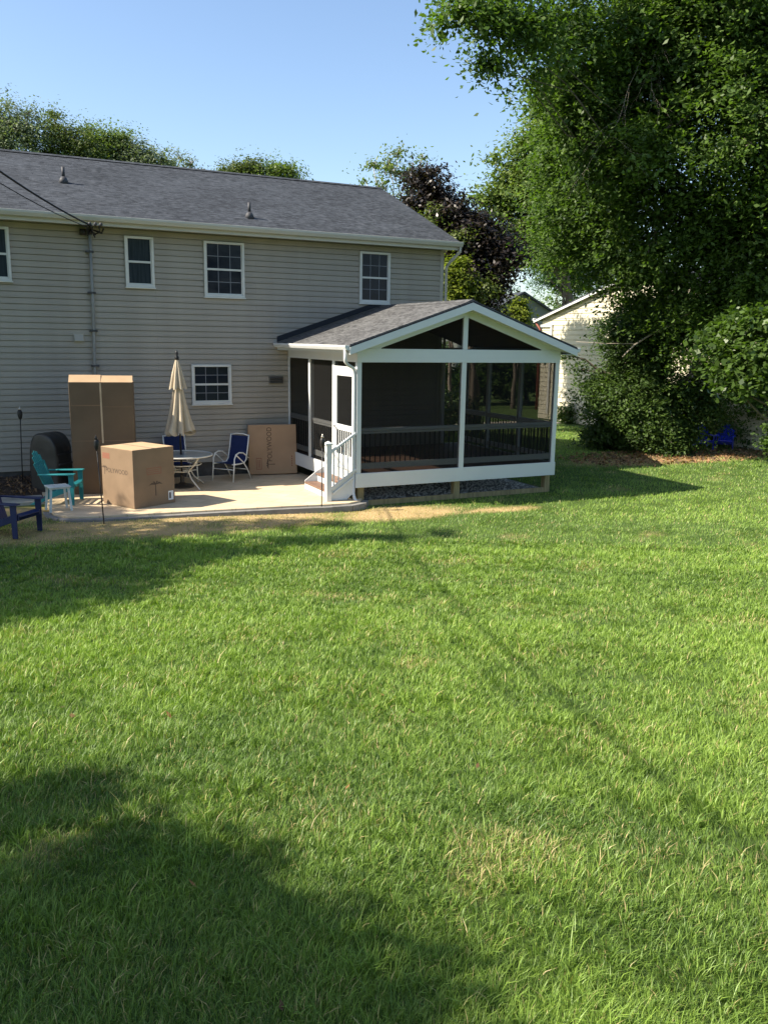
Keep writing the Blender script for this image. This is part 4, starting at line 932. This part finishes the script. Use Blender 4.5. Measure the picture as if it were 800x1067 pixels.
def tree(name, base, blobs, n, leaf, lm, label, cat='tree', bark=None, tr=.2, group=None, twigs=40, limb=.4, back=0, **k):
    base = Vector(base); root = empty(name, base, label=label, cat=cat, group=group)
    rb = [(Vector(b[0])-base, *b[1:]) for b in blobs]
    cr, C = leaves_mesh('crown', rb, n, leaf, lm, root, **k)
    top = max(rb, key=lambda b: b[0].z)[0]; cenr = sum((b[0] for b in rb), Vector())/len(rb)
    t = MB(); trunk_top = Vector((cenr.x*.55, cenr.y*.55, max(.5, cenr.z*.75)))+(cenr-(CAM-base)).normalized()*back; pts = wob((0, 0, -.3), trunk_top, 6, .02)
    t.tube(pts, [tr*(1.25-.7*i/6) for i in range(7)], 12)
    t.build('trunk', bark or M['bark'], root, smooth=True)
    l = MB()
    for b in rb:
        s_ = pts[random.randint(3, 6)]; q_ = wob(s_, b[0], 6, .07); l.tube(q_, [tr*limb*(1-.75*i/6) for i in range(7)], 7)
    if twigs:
        for i in rng.choice(len(C), min(twigs, len(C)), replace=False):
            c_ = Vector(C[i]); b = min(rb, key=lambda b: (b[0]-c_).length); q_ = wob(b[0], c_, 5, .10); l.tube(q_, [tr*.12*(1-.7*i_/5)+.004 for i_ in range(6)], 5)
    l.build('branches', bark or M['bark'], root, smooth=True)
    return root
def bl(u, v, dist, rpx, wt=1.0): return (atd(u, v, dist), rpx*dist/F, wt)
LM = {
 'dark': leaf_mat('dark_green_leaves', (.064, .114, .032), .42, .5, .3, (1.35, 1.28, .8)),
 'mid': leaf_mat('mid_green_leaves', (.085, .125, .05), .35, .5, .35, (1.35, 1.15, .7)),
 'light': leaf_mat('light_green_leaves', (.11, .17, .06), .38, .5, .3, (1.25, 1.1, .7)),
 'grey': leaf_mat('hazed_grey_green_leaves', (.14, .18, .12), .33, .55, .3, (1.1, 1.05, .9)),  # distance haze put into the leaf colour as a paler grey-green
 'purple': leaf_mat('purple_brown_leaves', (.026, .020, .020), .22, .4, .45, (1.3, 1.3, 1.0)),
 'conif': leaf_mat('dark_yew_foliage', (.050, .090, .028), .35, .5, .3, (1.35, 1.28, .8)),
 'broad': leaf_mat('glossy_broad_leaves', (.066, .112, .03), .38, .4, .35, (1.1, 1.1, .8)),
 'pine': leaf_mat('blue_green_needles', (.06, .12, .06), .25, .6, .2, (1.0, 1.05, .8)),
 'yellow': leaf_mat('yellow_green_leaves', (.14, .19, .035), .4, .5, .3, (1.2, 1.05, .7))}
def gz_(x, y): return float(T(x, y))
# A: the big tree on the right
q_ = atd(880, 480, 26); bx_, by_ = q_.x, q_.y
A = [bl(720, 60, 21, 95), bl(790, 130, 20, 95), bl(640, 120, 23, 75), bl(655, 40, 21, 65), bl(590, 40, 20, 45), bl(610, 190, 24, 65), bl(690, 230, 23, 80), bl(790, 250, 22, 80),
     bl(760, -20, 20, 95), bl(690, -60, 21, 80), bl(850, 60, 21, 110), bl(860, 220, 22, 100), bl(600, 250, 25, 42), bl(655, 280, 25, 38), bl(740, 310, 23, 38, .6), bl(880, -80, 20, 120),
     bl(550, 35, 18, 32), bl(515, 25, 17.5, 30), bl(480, 12, 17, 26), bl(510, 70, 17.5, 16), bl(585, 95, 21, 30), bl(556, 85, 19, 14), bl(455, 5, 17, 12), bl(520, -25, 18, 30), bl(590, -30, 19, 40), bl(575, 150, 24, 22), bl(598, 145, 21, 30), bl(610, 105, 20.5, 28), bl(640, 180, 21.5, 34), bl(675, 150, 20, 36), bl(700, 300, 24, 22, .8), bl(735, 330, 23, 20, .8), bl(665, 318, 25, 18, .8), bl(690, 345, 24.5, 16, .7), bl(720, 375, 24, 16, .6), bl(790, 315, 22, 26)]
bigt = tree('large_shade_tree', (bx_, by_, gz_(bx_, by_)), A, 300000, .135, LM['dark'], 'huge dark leafy shade tree filling the upper right of the view', tr=.42, limb=.07, back=6.0, twigs=160, cluster=42, spread=.34, droop=.35, shell=.35)
# pale dead twigs hanging inside it
def twig(a, d, L, r_, dep):
    pts = [Vector(a)]; d = Vector(d).normalized()
    for i in range(7):
        d = (d+Vector((random.uniform(-1, 1), random.uniform(-1, 1), random.uniform(-1, .6)))*.22).normalized(); pts.append(pts[-1]+d*L/7)
    tw.tube([q_-Vector(bigt.location) for q_ in pts], [r_*(1-.11*i) for i in range(8)], 5)
    if dep:
        for i in (2, 3, 4, 5, 6): twig(pts[i], d+Vector((random.uniform(-1, 1), random.uniform(-1, 1), random.uniform(-1.2, .4)))*.9, L*.45, r_*.5, dep-1)
for (u, v, u2, v2, dd) in ((700, 25, 660, 100, 20.0), (668, 60, 635, 170, 19.8)):
    a = atd(u, v, dd); b = atd(u2, v2, dd-.5); tw = MB(); twig(a, b-a, (b-a).length, .0045, 2); tw.build('dead_twig', M['twig'], bigt, smooth=True)
# C: yew-like evergreen below it
Cb = [bl(665, 350, 27, 42), bl(690, 335, 27, 40), bl(636, 410, 27.5, 34), bl(665, 415, 27, 45), bl(640, 452, 27.5, 28), bl(690, 450, 26.5, 30), bl(720, 420, 27, 34, .8), bl(710, 455, 26.5, 14), bl(622, 455, 28, 15), bl(607, 385, 27.5, 9, .5), bl(672, 380, 27, 30), bl(735, 385, 27, 20, .5), bl(590, 370, 27, 7, .4), bl(760, 330, 26, 40), bl(720, 345, 26.5, 24, .8), bl(800, 300, 25, 45), bl(790, 400, 27, 35, .7)]
q_ = atd(672, 470, 28); ct_ = tree('evergreen_tree', (q_.x, q_.y, gz_(q_.x, q_.y)), Cb, 130000, .12, LM['conif'], 'dense dark evergreen with drooping boughs down to the lawn right of the porch', tr=.18, twigs=60, cluster=40, spread=.26, droop=.55, shell=.3)
pb_ = MB(); pts = [atd(648, 372, 25.3), atd(660, 360, 25.3), atd(680, 347, 25.2), atd(700, 338, 25.2), atd(722, 322, 25.3), atd(745, 316, 25.6)]
pb_.tube([p_-Vector(ct_.location) for p_ in pts], [.015, .025, .03, .035, .04, .04], 7); pb_.tube([p_-Vector(ct_.location) for p_ in (atd(600, 356, 25.5), atd(630, 358, 25.4), atd(662, 358, 25.3))], [.008, .012, .02], 6); pb_.build('bare_bough', M['twig'], ct_, smooth=True)
# D: broad-leaved bough at right
Db = [bl(775, 345, 16.5, 18), bl(795, 332, 16, 20), bl(750, 362, 16.6, 15), bl(772, 374, 16.2, 18), bl(797, 368, 15.8, 18), bl(758, 388, 16.4, 13), bl(785, 398, 16, 16), bl(738, 350, 16.8, 9), bl(800, 412, 16, 9), bl(765, 335, 17, 12), bl(835, 350, 16, 30), bl(765, 408, 16.3, 8)]
q_ = atd(870, 520, 16.5); tree('broadleaf_tree', (q_.x, q_.y, gz_(q_.x, q_.y)), Db, 7500, .12, LM['broad'], 'small tree with big bright glossy leaves at the right edge', tr=.09, twigs=40, cluster=16, spread=.22, droop=.15, asp=.75, shell=.2)
# sprig lower right
q_ = atd(806, 475, 18); tree('broadleaf_shrub', (q_.x, q_.y, gz_(q_.x, q_.y)), [bl(805, 463, 18, 12), bl(812, 450, 18, 14)], 900, .10, LM['broad'], 'low leafy shrub at the right edge of the lawn', cat='shrub', tr=.03, twigs=10, cluster=15, spread=.12, asp=.7)
# B: maple behind
Bb = [bl(560, 150, 44, 24), bl(545, 185, 45, 26), bl(520, 210, 45, 22), bl(560, 215, 45, 32), bl(530, 245, 45, 22), bl(590, 200, 45, 35), bl(585, 250, 45, 34), bl(620, 230, 46, 35), bl(515, 165, 45, 8, .6), bl(500, 205, 45, 9, .6), bl(575, 110, 45, 22), bl(545, 262, 46, 18), bl(600, 150, 45, 34)]
q_ = atd(612, 400, 47); tree('maple_tree', (q_.x, q_.y, -.5), Bb, 66000, .23, LM['light'], 'tall lighter green maple behind the porch roof', tr=.28, limb=.25, twigs=60, cluster=40, spread=.5, shell=.3)
# pine / soft tree between
Pb = [bl(575, 285, 50, 22), bl(600, 290, 50, 24), bl(625, 275, 50, 26), bl(590, 265, 50, 20)]
q_ = atd(603, 400, 50); tree('pine_tree', (q_.x, q_.y, -.5), Pb, 26000, .22, LM['pine'], 'soft pale green pine above the cream house eave', tr=.16, limb=.2, twigs=20, cluster=50, spread=.35, asp=.2, shell=.1)
# E: purple-leaved tree and its greener lower boughs
Eb = [bl(490, 245, 33, 26), bl(505, 275, 33, 30), bl(470, 225, 33, 20), bl(455, 205, 33, 16), bl(440, 190, 33, 12), bl(448, 178, 33, 7, .7), bl(430, 215, 33, 14), bl(525, 265, 33, 20), bl(488, 290, 33, 22), bl(508, 300, 33, 16), bl(475, 262, 33, 24), bl(500, 240, 33, 14, .6), bl(470, 285, 33, 20), bl(500, 325, 33, 16)]
q_ = atd(495, 415, 34); tree('purple_leaved_tree', (q_.x, q_.y, -.45), Eb, 60000, .17, LM['purple'], 'dark purple-leaved plum tree behind the right end of the house', tr=.28, twigs=60, cluster=36, spread=.32, shell=.25)
q_ = atd(500, 415, 32); tree('hedgerow_tree', (q_.x, q_.y, -.45), [bl(452, 222, 32.5, 9, .6), bl(475, 250, 32, 9), bl(500, 300, 31.5, 12), bl(485, 315, 31.5, 12), bl(440, 235, 32, 8)], 6500, .15, LM['mid'], 'green tree mixed in front of the purple plum tree', tr=.1, twigs=20, cluster=16, spread=.28, shell=.1)
Eg = [bl(468, 290, 31, 13), bl(478, 300, 31, 12), bl(462, 308, 31, 10), bl(474, 275, 31, 9)]
q_ = atd(470, 400, 31.5); tree('young_tree', (q_.x, q_.y, -.45), Eg, 5000, .15, LM['yellow'], 'bright yellow-green young tree just past the house corner', tr=.08, twigs=20, cluster=20, spread=.25, shell=.2)
# F: sparse tree behind roof end
Fb = [bl(405, 175, 42, 17), bl(425, 180, 42, 17), bl(388, 170, 42, 11), bl(415, 160, 42, 12), bl(400, 195, 42, 14), bl(430, 200, 42, 16), bl(380, 188, 42, 7), bl(412, 210, 42, 16), bl(440, 165, 42, 8)]
q_ = atd(412, 400, 43); tree('sparse_tree', (q_.x, q_.y, -.5), Fb, 2000, .18, LM['light'], 'thin sparse tree with few pale leaves above the roof end', tr=.16, twigs=170, cluster=12, spread=.34, shell=.05, bark=M['paleb'])
# G: trees above the ridge
Gg = 'trees behind the house roof'
def gt_(nm, bs, n, leaf, lm, label, tw_=60, sp=.42, bark=None, shell=.3):
    u_ = sum(b[0] for b in bs)/len(bs); dd = bs[0][2]; q_ = atd(u_, 420, dd); tree(nm, (q_.x, q_.y, -.4), [bl(*b) for b in bs], n, leaf, LM[lm], label, tr=.28, twigs=tw_, cluster=18, rn=.26, spread=sp, group=Gg, bark=bark, shell=shell)
gt_('roadside_tree', [(8, 130, 52, 26), (-20, 130, 52, 34), (28, 140, 52, 24), (5, 165, 52, 30), (30, 118, 52, 10, .5), (8, 108, 52, 9, .5)], 17600, 0.18, 'grey', 'tallest grey-green tree above the ridge at the left edge')
gt_('roadside_tree', [(60, 140, 54, 20), (75, 150, 54, 20), (50, 165, 54, 24), (55, 120, 54, 9, .6), (90, 165, 54, 20)], 14400, 0.18, 'mid', 'round green tree above the ridge, second from the left edge')
gt_('roadside_tree', [(100, 150, 56, 18), (118, 150, 56, 17), (108, 165, 56, 20), (92, 135, 56, 8, .6), (130, 142, 56, 9, .6)], 11200, 0.19, 'light', 'yellower green tree above the ridge left of the vent pipe')
gt_('roadside_tree', [(140, 158, 56, 15), (155, 168, 56, 16), (132, 170, 56, 18), (172, 172, 56, 10), (150, 178, 56, 14)], 8800, 0.19, 'grey', 'grey-green tree sloping down to the low middle of the ridge skyline')
gt_('bare_topped_tree', [(188, 165, 60, 11), (198, 172, 60, 10), (178, 170, 60, 9), (190, 182, 60, 10), (210, 180, 60, 8)], 1500, .16, 'grey', 'nearly bare brownish treetop at the middle of the ridge skyline', tw_=70, sp=.3, bark=M['twig'], shell=.05)
gt_('roadside_tree', [(245, 180, 62, 14), (262, 175, 62, 12), (232, 184, 62, 9)], 5600, 0.21, 'mid', 'low round green tree above the middle of the ridge')
gt_('roadside_tree', [(285, 178, 62, 12), (302, 180, 62, 12), (295, 190, 62, 14), (270, 188, 62, 12)], 6080, 0.21, 'light', 'low bushy tree above the ridge, rightmost before the open sky')
for (u, v, dd, Lb) in ((445, 388, 47, 'dark leafy tree seen through the left porch bay'), (505, 392, 48, 'dark leafy tree seen through the right porch bay near the middle post'), (548, 388, 50, 'dark leafy tree seen through the right end of the porch')):
    q_ = atd(u, v+30, dd); tree('understory_tree', (q_.x, q_.y, -.6), [bl(u, v, dd, 22), bl(u-18, v+10, dd, 18), bl(u+20, v+6, dd, 20), bl(u+4, v-20, dd, 18)], 9000, .24, LM['dark'], Lb, tr=.15, twigs=10, cluster=26, spread=.4, group='trees seen through the porch', shell=.2)
# juniper by the far house
q_ = atd(537, 352, 44); tree('juniper_tree', (q_.x, q_.y, -.5), [bl(540, 322, 44, 7), bl(538, 333, 44, 11), bl(536, 348, 44, 14), bl(541, 314, 44, 4)], 9000, .18, LM['yellow'], 'pointed yellow-green juniper in front of the grey gabled house', tr=.12, twigs=10, cluster=30, spread=.25, shell=.1)
# background screen of trees beyond the yard
Kb = [bl(400+40*k, 330+18*math.sin(k*2.1), 82, 34) for k in range(0, 14)]
for k in range(0, 14, 2):
    nmq = ('leftmost', '', 'second', '', 'third', '', 'fourth', '', 'fifth', '', 'sixth', '', 'rightmost')[k] if k < 13 else ''
    q_ = atd(420+40*k, 420, 84); tree('background_tree', (q_.x, q_.y, -.6), [Kb[k], Kb[k+1], bl(418+40*k, 385, 83, 34)], 7000, .34, LM['dark'], '%s tree of the dark row closing the yard far behind the porch' % nmq, tr=.25, twigs=0, cluster=34, spread=.7, group='dark trees closing the yard', shell=.2)
# shrubs behind the house corner seen through the screens, and hedge at right
def shrub(u, v, dd, r_, n, lm, label, leaf=.11):
    q_ = atd(u, v, dd); z = gz_(q_.x, q_.y); rr = r_
    tree('garden_shrub', (q_.x, q_.y, z), [(Vector((q_.x, q_.y, z+rr*.8)), rr), (Vector((q_.x+rr*.6, q_.y+.2, z+rr*.6)), rr*.7), (Vector((q_.x-rr*.6, q_.y-.1, z+rr*.55)), rr*.7)], n, leaf, LM[lm], label, cat='shrub', tr=.05, twigs=8, cluster=24, spread=.2, shell=.3)
shrub(462, 425, 30, 1.2, 7000, 'mid', 'green shrub seen through the porch screens left of the middle post')
shrub(592, 433, 36.5, .55, 2600, 'conif', 'low dark shrub at the foot of the cream house wall')
shrub(778, 428, 29.2, 1.25, 9000, 'dark', 'dark rounded bush beyond the lit grass at the right edge')
shrub(742, 426, 29.4, 1.0, 7000, 'conif', 'dark bush against the cream wall behind the blue chairs')
shrub(820, 432, 28.5, 1.4, 9000, 'conif', 'dark evergreen bush at the far right edge of the lawn')
# E2: trees standing out of frame on the left whose shade falls over the lawn and patio
def shade_tree(name, gx_, gy_, h, blobs, n, label, leaf=.16, tr=.2):
    """crown blobs given by where their shade lands: (x, y, height, radius)"""
    bs = []
    for (x, y, hh, r_, *w_) in blobs:
        L = hh/math.tan(EL); bs.append((Vector((x-math.cos(AZ)*L, y+math.sin(AZ)*L, gz_(x, y)+hh)), r_, *w_))
    b0 = sum((b[0] for b in bs), Vector())/len(bs)
    tree(name, (b0.x-.5, b0.y, gz_(b0.x, b0.y)), bs, n, leaf, LM['mid'], label, tr=tr, twigs=60, cluster=30, spread=.15, shell=.55)
shade_tree('shade_maple', 0, 0, 0, [(-11.3, -15.0, 5.4, .38), (-11.95, -15.0, 5.6, .52), (-10.85, -15.2, 5.2, .26), (-12.9, -16.6, 6.4, 1.45), (-10.95, -16.5, 5.5, .55), (-11.6, -16.9, 5.9, .85), (-10.6, -16.15, 5.2, .30), (-10.35, -16.85, 5.3, .36), (-11.3, -17.8, 6.0, 1.05), (-10.25, -17.35, 5.3, .33), (-10.8, -15.85, 5.2, .20), (-12.2, -15.9, 5.6, .5), (-13.5, -18.5, 6.5, 2.0), (-10.9, -19.2, 6.2, 1.3), (-15.5, -17.5, 7.5, 2.4), (-13.4, -15.0, 6.4, 1.0)], 150000, 'leafy maple out of frame at the near left that shades the foreground grass', leaf=.11)
shade_tree('shade_oak', 0, 0, 0, [(-12.4, -8.6, 8.5, 2.2), (-11.2, -9.0, 7.6, 1.3), (-9.9, -6.6, 7.2, .9), (-13.6, -7.0, 9.0, 2.4), (-10.9, -7.6, 7.5, 1.6), (-9.4, -7.3, 7.0, 1.1), (-7.9, -7.15, 9.0, .72), (-6.5, -7.0, 9.6, .52, .9), (-5.1, -6.95, 10.4, .38, 1), (-4.0, -7.1, 11.2, .26, 1), (-10.8, -5.4, 8, 1.1, .8), (-12, -3.6, 8.0, 1.7, .9), (-9.3, -5.3, 7.2, .9, 1), (-7.7, -5.1, 9.0, .62, .9), (-6.3, -5.2, 9.8, .46, .9), (-5.2, -5.5, 10.6, .28, .9), (-9.9, -3.4, 7.6, .9, .9), (-9.0, -4.1, 7.0, .45, .5), (-11.6, -1.6, 8.6, 1.3, .7), (-14.5, -1.0, 9, 2.0)], 120000, 'broad oak out of frame at the left that shades the patio corner', leaf=.14, tr=.3)
# unseen grove added behind the photographer to block skylight from the foreground
for (x, y, z, r_, Lb) in ((-17, -27, 7, 3.6, 'dense tree added out of frame behind the photographer to block skylight, left of the three'), (-9, -29, 8, 4.0, 'dense tree added out of frame straight behind the photographer to block skylight'), (-1, -30, 7.5, 3.8, 'dense tree added out of frame behind the photographer to block skylight, right of the three')):
    tree('sky_block_tree', (x, y, 1.0), [(Vector((x, y, z)), r_), (Vector((x-2, y+.6, z-2)), r_*.7), (Vector((x+2.2, y+.4, z-1.5)), r_*.75), (Vector((x, y-.6, z+2.2)), r_*.7)], 9000, .30, LM['mid'], Lb, tr=.25, twigs=0, cluster=30, spread=.6, group='added sky-blocking trees behind the photographer', shell=.3)
